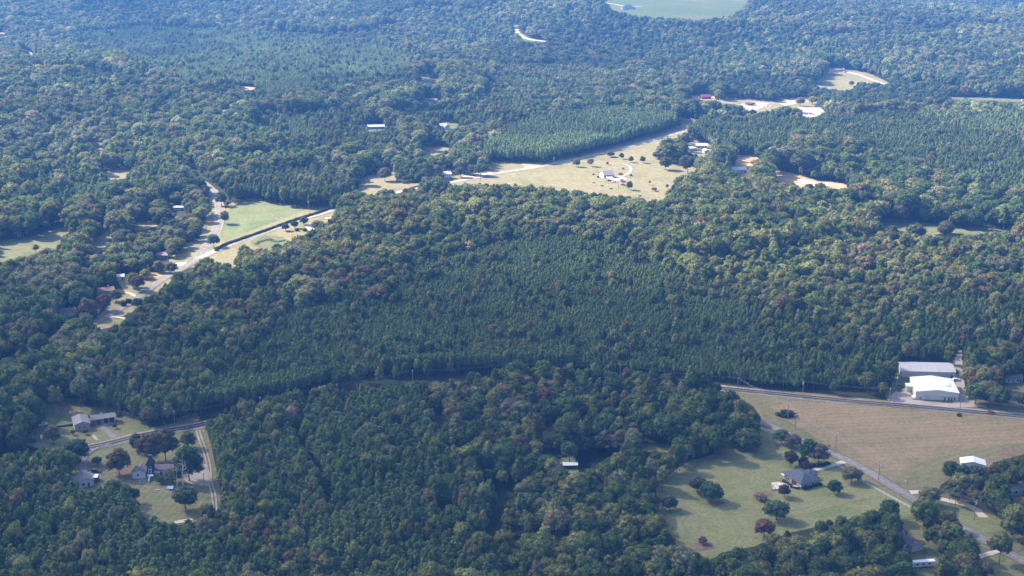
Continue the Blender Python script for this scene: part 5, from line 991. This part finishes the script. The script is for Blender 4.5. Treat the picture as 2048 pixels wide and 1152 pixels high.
# ================================================================== FREE-STANDING TREES, SHRUBS, HEDGES
GN = (.05, .095, .045); DKG = (.035, .07, .04); GG = (.09, .11, .075); BR = (.15, .10, .065); RD = (.048, .042, .040); OL = (.10, .12, .05); OR_ = (.22, .17, .07); YL = (.30, .27, .06)
for a in (
 ('b',239,950,15,6.4,(.075,.085,.05),'big brown-green oak standing left of the tower house'), ('b',300,925,17,6.8,(.085,.085,.055),'left of the twin big trees between the road and the tower house'), ('b',331,922,19,7.4,(.07,.082,.05),'right of the twin big trees between the road and the tower house'),
 ('b',379,962,20,7.6,DKG,'big dark green tree beside the gravel pad, behind the dead tree'), ('b',372,1020,12.5,6.2,GN,'round dark green tree alone on the back lawn of the tower house'), ('b',195,931,5,2.6,GN,'small green tree in the middle of the fenced lawn'), ('b',273,905,11,3.2,(.05,.085,.055),'thin tall green tree at the roadside, left of the twin big trees'),
 ('b',107,888,11.5,4.3,OL,'small spreading green tree on the lawn beside the concrete side road'), ('b',377,896,10,4.4,(.075,.105,.05),'mid green roadside tree right of the twin big trees'), ('b',345,966,8,4.5,(.08,.11,.05),'light green tree between the tower house and the dead tree'), ('b',322,966,4,2.6,GN,'small leafy tree right of the orange terrace'),
 ('b',70,852,12,6,(.06,.085,.06),'dark broadleaf tree over the left end of the ranch house lawn'), ('b',230,857,3,1.3,RD,'tiny reddish tree beside the ranch driveway'), ('b',146,870,3.2,1.4,(.10,.08,.07),'tiny bare-looking tree in front of the ranch house corner'), ('b',171,869,3.4,1.6,(.10,.07,.07),'tiny purplish tree below the ranch house windows'),
 ('p',108,828,17,3.2,2,'tall thin-trunked pine left of the two by the pink soil'), ('p',121,827,16,3.0,1,'tall thin-trunked pine right of the two by the pink soil'), ('b',283,842,10,4.6,GN,'rounded green tree leaning over the upper right corner of the ranch lawn'),
 ('b',155,925,13,6.2,DKG,'dark green tree left of the white curved fence'), ('b',120,950,11,6,(.075,.10,.045),'olive tree left of the slate-roofed cottage'),
 ('b',1495,903,13.5,7.0,(.055,.088,.05),'big round green tree at the top left of the wide lawn, standing alone'), ('b',1512,900,6,2.6,(.08,.11,.06),'small pale tree leaning against the big round tree of the wide lawn'), ('b',1562,888,8.5,4.3,(.05,.10,.05),'left of the two hedge trees beside the narrow road'), ('b',1586,896,8,4.6,(.085,.10,.08),'grey-green right one of the two hedge trees beside the narrow road'),
 ('b',1616,925,14,5.2,(.04,.095,.045),'tall bright green tree behind the round grey-green one, above the bungalow'), ('b',1637,928,12,6.2,(.085,.10,.085),'round grey-green tree in front of the tall green one, above the bungalow'), ('b',1581,933,9,3.6,RD,'upright dark red-leaved tree, topmost of the red ones round the bungalow'),
 ('b',1610,941,5,3.2,(.048,.042,.040),'low dark red-leaved tree touching the back of the bungalow roof'), ('b',1568,995,7.5,3.2,(.05,.042,.040),'dark red-leaved tree standing in front of the patio'), ('b',1668.5,988,7.8,3.9,(.03,.075,.035),'dark egg-shaped tree alone right of the bungalow'), ('b',1703,965,8,5.2,(.08,.095,.07),'grey-green tree at the head of the long white fence'),
 ('b',1394,986,9,4.8,(.055,.075,.055),'darker left one of the overlapping pair on the wide lawn'), ('b',1421,1003,10,6.0,(.035,.08,.045),'dark green right one of the overlapping pair on the wide lawn'), ('b',1552,1040,10,6.2,(.055,.10,.055),'broad green tree standing below the patio'), ('b',1339,1020,8,4.2,(.055,.085,.05),'dark tree at the left edge of the wide lawn'),
 ('b',1528,1074,9,4.8,(.10,.075,.06),'brown-leaved tree at the bottom edge of the wide lawn'), ('b',1405,1088,4,2.2,(.13,.09,.08),'small brownish tree near the bottom left of the wide lawn'), ('b',1521,1000,3.2,3.4,(.12,.12,.105),'low wide grey tree on the lawn left of the patio'),
 ('b',1950,808,12,6.4,(.06,.10,.045),'left of the two round green trees right of the workshop'), ('b',1994,814,13,7.2,(.05,.095,.045),'right of the two round green trees right of the workshop'), ('b',1976,777,14,3.6,(.11,.03,.04),'crimson tree standing tallest behind the two round green trees'), ('b',1945,782,13,4.4,(.085,.055,.05),'dull red tree left of the crimson one'), ('b',2045,815,9,4.5,GN,'green tree at the right edge beyond the round pair'),
 ('b',1900,962,11,4.6,DKG,'dark tree at the lower corner of the hay field, left of the white barn'), ('b',1925,972,12,5.5,(.04,.075,.05),'dark tree in front of the left half of the white barn'), ('b',1950,975,12.5,5.2,(.05,.08,.05),'dark tree in front of the middle of the white barn'), ('b',1992,1030,13,6,(.06,.105,.045),'willowy light green tree below the dark trees at the right'), ('b',1858,1012,10,5.0,(.10,.13,.07),'pale green tree over the narrow road at the end of the white fence'), ('b',1842,1035,9,5,GN,'rounded green tree at the lower end of the white fence'),
 ('b',1778,1042,11,5,DKG,'dark tree at the upper left of the brown-roofed house'), ('b',1770,1060,9,4.4,(.14,.15,.05),'yellowish tree left of the brown-roofed house'),
 ('b',450,448,12,4.2,(.10,.12,.07),'tall narrow roadside tree at the left end of the green pasture'), ('b',443,412,14,5.5,(.06,.09,.05),'rounded tree between the left road and the upper corner of the green pasture'), ('b',428,494,11,5.0,(.06,.095,.06),'rounded tree in the fork of the two left roads'), ('b',415,545,12,6.4,(.055,.095,.05),'round green tree below the road junction on the left'), ('b',454,548,9,4,(.06,.09,.055),'smaller tree right of the round one below the road junction'), ('b',491,530,17,6,(.06,.095,.06),'tall tree at the woods corner below the left roads'),
 ('b',571,462,7,3.4,DKG,'first of three round dark trees beside the upper left road, from the left'), ('b',589,457,7,3.4,DKG,'second of three round dark trees beside the upper left road'), ('b',608,450,7.5,4,(.045,.085,.05),'third of three round dark trees beside the upper left road'), ('b',636,463,10,6.2,(.075,.10,.06),'big round olive tree right of the three dark ones'), ('p',692,424,12,4.4,1,'dark cone-shaped cedar where the upper left road enters the woods'), ('b',555,508,9,4.4,(.045,.075,.06),'dark tree beside the bare soil below the garden plot'),
 ('b',578,492,3,2.6,YL,'yellow bush-like tree at the right end of the garden plot'), ('p',72,508,8,3.6,0,'dark lone cedar in the left meadow'), ('b',393,482,6,3.2,DKG,'small round dark tree beside the left road, above the junction'), ('b',362,500,10,5,(.09,.11,.06),'pale tree at the head of the sandy drive left of the junction'), ('b',343,546,9,5,(.08,.09,.07),'grey-green tree right of the small red-roofed house'), ('b',318,545,10,4.5,(.09,.11,.06),'tree below the small red-roofed house'),
 ('b',205,572,12,5,(.08,.125,.05),'left of the two round light green trees behind the red-roofed house'), ('b',223,572,12,5,(.075,.12,.05),'right of the two round light green trees behind the red-roofed house'), ('b',266,575,12,5.5,(.11,.14,.05),'yellow-green tree between the garage and the curving road'), ('b',276,582,12,5.2,(.07,.06,.07),'dusky tree in front of the yellow-green one by the curving road'), ('b',232,603,9,5,(.055,.085,.05),'dark tree on the lawn right of the red-roofed house'), ('b',291,558,8,4.4,(.14,.17,.05),'small yellow-green tree above the curving road drive'),
 ('b',178,637,14,7.5,(.10,.07,.05),'broad autumn-brown tree beside the left road foot'), ('b',209,622,13,5.5,(.10,.075,.06),'dull brown upright tree right of the broad autumn-brown one'), ('b',276,617,8,4.5,DKG,'dark green tree on the right bank of the left road'), ('b',60,640,17,11,(.045,.08,.055),'huge dark spreading tree at the left edge'), ('b',150,600,20,10,(.04,.075,.055),'very tall dark tree above the autumn-brown tree'),
 ('b',1153,334,9,4.2,(.10,.13,.055),'orange-tipped young tree right of the roadside pole by the pasture'), ('b',1181,333,9,3.4,(.16,.16,.10),'pale tan young tree above the farmhouse'), ('b',1222,314,5.5,4.4,RD,'low maroon tree by the gravel road above the farmhouse'), ('b',1243,318,7,2.8,GN,'first of three small round green trees in the pasture, from the left'), ('b',1262,325,7,2.8,(.045,.09,.05),'second of three small round green trees in the pasture'), ('b',1285,326,7.5,3.2,(.045,.09,.05),'third of three small round green trees in the pasture'),
 ('b',1215,330,3.5,1.6,GN,'tiny green tree just behind the farmhouse roof'), ('b',1246,339,2.2,1.3,GN,'tiny bush-like tree inside the loop drive'), ('b',1259,380,9,3.6,(.06,.10,.05),'narrow green tree standing in the pasture below the loop drive'), ('p',1299,370,4.2,1.8,0,'tiny dark cone tree in the pasture, left of the pair'), ('p',1334,378,5,2.4,0,'tiny dark cone tree beside the right edge of the pasture'), ('b',1308,382,3.5,2.6,(.11,.09,.07),'low brownish round tree between the two tiny cone trees'),
 ('b',1330,340,14,6.6,(.06,.075,.06),'leftmost of the big dark round trees right of the pasture'), ('b',1375,345,18,9,(.05,.065,.055),'biggest dark round tree right of the pasture, below the white barns'), ('b',1405,345,15,6.5,(.05,.07,.055),'dark round tree right of the biggest one below the white barns'), ('b',1340,312,13,6.5,(.08,.09,.075),'grey-green tree above the big dark round trees'), ('b',1358,318,12,6,(.06,.09,.055),'green tree below the mauve bush by the gravel road bend'), ('b',1362,290,7,6,(.19,.12,.13),'mauve low tree by the gravel road bend'), ('b',1312,318,8,4,(.08,.08,.075),'small tree at the upper left of the big dark round trees'),
 ('b',1494,378,14,6.5,(.055,.06,.065),'dark rounded tree in front of the domed white barn'), ('b',1430,315,11,5,(.06,.09,.05),'green tree right of the lowest white shed'), ('b',1460,330,13,5.5,(.06,.085,.06),'green tree left of the orange clearing'), ('b',1515,335,9,6.5,OR_,'wide orange-gold tree at the right of the orange clearing'), ('b',1555,340,10,4,OR_,'narrow golden-orange tree by the orange soil strip'), ('b',1533,350,9,4,(.05,.08,.05),'dark green tree between the two orange ones'), ('b',1575,380,9,4,(.07,.06,.06),'dusky tree left on the orange soil strip'), ('b',1618,383,8,4.6,(.08,.07,.055),'brownish tree in the middle of the orange soil strip'), ('b',1640,392,13,6,(.06,.095,.05),'rounded green tree at the lower end of the orange soil strip'),
 ('b',905,330,12,7,(.055,.085,.06),'round dark tree above the two-storey white house'), ('b',835,362,16,7,(.06,.08,.06),'round tree left of the dark-trunked one, by the small west pasture'), ('b',853,357,17,7,(.06,.09,.055),'open-branched green tree left of the two-storey white house'), ('b',873,358,15,6,(.10,.11,.065),'tan-green tree touching the two-storey white house'), ('b',878,364,9,4.5,DKG,'small dark tree in front of the two-storey white house'), ('b',921,355,11,5.2,(.055,.075,.065),'dark round tree right of the two-storey white house'), ('b',962,352,13,7,(.06,.095,.055),'round green tree by the fork of the gravel road'), ('b',942,350,11,6,(.08,.10,.055),'green tree left of the one by the fork of the gravel road'), ('b',930,335,14,5,(.05,.12,.06),'bright green upright tree above the gravel fork'), ('b',897,318,9,5,GN,'small round tree at the top of the lawn above the two-storey white house'),
 ('b',770,362,14,6.5,(.085,.095,.075),'grey-green tree at the top of the small west pasture'), ('b',703,345,16,8,(.055,.08,.065),'large round dark tree left of the conifer screen'), ('b',636,345,16,6.5,(.06,.09,.07),'round tree beyond the dark pine stand'), ('b',858,276,9,4.5,YL,'bright yellow tree below the far white gabled house'), ('b',1703,172,8,4,(.055,.09,.06),'small round green tree on the sloping far lawn'), ('b',1505,236,11,5.5,(.035,.06,.05),'dark round tree at the foot of the sandy northern clearing'), ('b',1625,208,11,6.5,(.17,.19,.06),'yellow-green tree right of the sandy northern clearing'), ('b',1600,212,12,6,(.12,.14,.06),'olive tree left of the yellow-green one'), ('b',1930,193,16,9,(.13,.09,.085),'dull red-brown tree behind the east road'),
 ('b',1500,210,4,7,(.20,.15,.15),'leafless mauve tree in the sandy northern clearing'), ('b',1890,478,16,7,(.07,.085,.06),'drooping grey-green tree beside the small east pond'), ('b',1830,482,15,8,(.055,.08,.055),'dark tree in the middle of the east meadow'), ('b',1800,446,17,7,(.07,.075,.07),'dusky tree at the top of the east meadow'), ('b',1783,480,13,5,(.06,.08,.06),'dark narrow tree in the left part of the east meadow'), ('b',1950,458,16,7,DKG,'dark tree right of the east meadow pond'),
 ('b',1139,925,12,4.4,(.055,.095,.055),'slender green tree between the tin boathouse and the grassy gap'), ('b',1172,903,9,5,(.055,.075,.05),'dark tree at the far bank of the pond, left one'), ('b',1200,899,9,5.5,(.06,.07,.05),'dark tree at the far bank of the pond, middle one'), ('b',1232,900,9,5.5,(.07,.075,.055),'dark tree at the far bank of the pond, right one'), ('b',1108,900,7,4.5,(.05,.08,.05),'bushy tree in the grassy gap left of the pond'), ('b',1265,915,12,4.6,(.06,.10,.055),'green tree at the right end of the pond'),
):
    k, u, v, h, r, c, lb = a
    if k == 'p': tree('p', u, v, h, r, PPAL[c], lb)
    else: tree('b', u, v, h, r, c, lb)
tall_bare('dead_tree', 'tall dead tree with bare pale branches in front of the big dark tree', 367, 985, 21, 5, .30)
tall_bare('dead_tree', 'slim bare grey tree left of the tall dead one', 357, 990, 16, 8, .14, sub=2)
tall_bare('bare_tree', 'leafless branching tree at the bottom edge, left of the lower lawn corner', 1530, 1125, 11, 12, .4, sub=3)
t = thing('fallen_tree', 'small uprooted tree lying in the hay field margin', 'fallen tree', P(1572, 832)); o = bpy.data.objects.new('crown', SHR[1]); COL.objects.link(o); o.parent = t; o.scale = (2.6, 2.0, 1.3); o.color = (.05, .08, .05, 1)
b = MB(); rr_ = random.Random(3)
for i in range(12): b.tube((-1, 0, .6), (-4.5-rr_.random()*2, rr_.uniform(-2, 2), rr_.uniform(.6, 2.6)), .08, .03, 4, False)
b.build('branches', BARK, t, fix=False)
# hedges and shrubs
def hedge(name, label, px, w_, h, c, seed, quad=.5, n=1.3):
    pc_ = path_world(px, n); rs_ = np.random.RandomState(seed); V = []; F = []; k = 0; o0 = np.array([pc_[0][0], pc_[0][1], float(hf(*pc_[0]))])
    for q_ in pc_:
        r = w_/2*rs_.uniform(.75, 1.15); cz = h*rs_.uniform(.42, .58); cc = np.array([q_[0]+rs_.normal(0, .2), q_[1]+rs_.normal(0, .2), float(hf(*q_))+cz])-o0
        v = IV1*np.array([r*.9, r*.9, cz])+cc; V.append(v); F += [tuple(j+k for j in f) for f in IF1]; k += len(v)
        m_ = int(16*w_*h/(quad*quad*10)); d = rs_.normal(0, 1, (m_, 3)); d /= np.linalg.norm(d, axis=1)[:, None]; d[:, 2] = np.abs(d[:, 2])*1.2-.35
        v, f = crown_quads(rs_, cc+d*np.array([r, r, cz])*rs_.uniform(.9, 1.15, (m_, 1)), d, quad); V.append(v); F += [tuple(j+k for j in g_) for g_ in f]; k += len(v)
    o = bpy.data.objects.new(name, to_mesh(name, np.vstack(V), F, LEAF)); COL.objects.link(o); o.location = o0; o.color = (*c, 1); tag(o, label, 'hedge'); return o
hedge('hedge', 'long low hedge between the green pasture and the road', [(432,502),(450,491),(475,482),(510,470),(560,452),(600,438),(635,427),(668,415)], 3.4, 2.1, (.06, .09, .05), 1)
hedge('hedge', 'dark dense conifer screen above the small west pasture', [(712,362),(722,355),(735,348),(748,341)], 9, 10.5, (.03, .075, .045), 2, 1.1, 3.2)
hedge('hedge', 'clipped dark hedge along the front of the brick bungalow', [(1607,979),(1620,976),(1632,973),(1641,970)], 2.2, 1.6, (.03, .055, .03), 3)
hedge('hedge', 'short clipped hedge left of the bungalow corner', [(1583,975),(1591,977),(1598,978)], 1.5, 1.1, (.03, .055, .03), 4)
hedge('garden_crop', 'leafy green crop rows in the garden plot below the road', [(512,488),(525,482),(540,480),(552,484),(565,482)], 5, .9, (.12, .16, .08), 5, .7, 3)
hedge('shrub_row', 'dark shrub bed under the trees above the bungalow', [(1606,932),(1622,934),(1640,934),(1655,930)], 3.2, 1.6, (.04, .06, .035), 6)
hedge('shrub_row', 'low shrubs in the bed left of the bungalow', [(1566,962),(1575,968),(1582,972)], 2.0, .9, (.045, .07, .03), 7)
hedge('brush_pile', 'low brown brush heap at the upper right edge of the ranch lawn', [(225,832),(232,832),(238,833)], 4, 1.6, (.10, .055, .05), 8)
for u_, v_, h, r, c, lb in ((1606,930,4,3,DKG,'dark round shrub left of the shrub bed above the bungalow'), (200,843,1.5,1.2,GN,'small round shrub right of the open carport'), (1196,355,1.6,1.2,GN,'small shrub at the gable foot of the pasture farmhouse'), (1187,350,1.5,1,DKG,'tiny dark shrub left of the pasture farmhouse'), (1262,352,1.8,1.3,BR,'small brown shrub right of the loop drive'), (1241,349,1.4,2.4,(.16,.05,.05),'low red flower bed right of the farmhouse porch'),
        (594,462,2,2,DKG,'small dark shrub under the three round dark trees, left'), (610,462,2,2.2,DKG,'small dark shrub under the three round dark trees, right'), (1188,366,.7,1.4,GG,'sparse bush in the rough pasture left of the farmhouse'), (1204,372,.7,1.8,GG,'wide sparse bush in the rough pasture below the farmhouse'), (1222,378,.7,1.8,GG,'pale bush near the lone thin pole in the pasture'), (1280,392,.7,1.6,GG,'sparse bush at the lower right of the rough pasture'),
        (1800,776,1.6,2,DKG,'dark shrub behind the black pickup truck'), (1500,210,2,2.5,GG,'pale bush in the sandy northern clearing'), (1918,832,1.2,1.6,DKG,'dark scrub by the field below the workshop'), (247,612,3,2.2,DKG,'first dark shrub on the right bank of the left road'), (257,606,3,2.4,DKG,'second dark shrub on the right bank of the left road'), (1980,826,1.5,2,(.3,.16,.1),'orange-brown scrub beside the main road at the right')):
    bush(u_, v_, h, r, c, lb)
# ================================================================== AIR AND CLOUD
def volume_mat(name, col, dens, aniso=0.0):
    m = bpy.data.materials.new(name); N, L = nodes(m); N.remove(N['Principled BSDF']); v = N.new('ShaderNodeVolumePrincipled')
    v.inputs['Color'].default_value = (*col, 1); v.inputs['Density'].default_value = dens; v.inputs['Anisotropy'].default_value = aniso
    L.new(v.outputs[0], N['Material Output'].inputs['Volume']); return m
hz = MB().box(-9500, 9500, -5500, 12500, -60, 330).build('haze', volume_mat('haze_air', (.125, .375, .99), .000110), None); tag(hz, kind='stuff')
# a flat cumulus raft, high and off to the left, whose shade lies over the near half of the view
off = Vector((SUN_XY.x, SUN_XY.y, 0))*(1250/math.tan(SUN_EL))
cm = volume_mat('cloud_vapour', (.98, .98, 1.0), .0050)
cl = MB(); rc = random.Random(4)
bm = bmesh.new(); bmesh.ops.create_icosphere(bm, subdivisions=4, radius=1.0)
for v_ in bm.verts:
    a = math.atan2(v_.co.y, v_.co.x); k = 1+.10*math.sin(3*a+1)+.06*math.sin(5*a+2)+.04*math.sin(8*a)
    v_.co.x *= 1500*k; v_.co.y *= 560*k; v_.co.z *= 120*(1.0 if v_.co.z > 0 else .5)*(1+.15*math.sin(v_.co.x*.01)*math.cos(v_.co.y*.012))
me = bpy.data.meshes.new('cloud'); bm.to_mesh(me); bm.free(); me.materials.append(cm)
cloud = bpy.data.objects.new('cloud', me); COL.objects.link(cloud); cloud.location = (off.x+60, off.y+495, 1250); tag(cloud, kind='stuff', label='broad flat cloud high above the near woods')
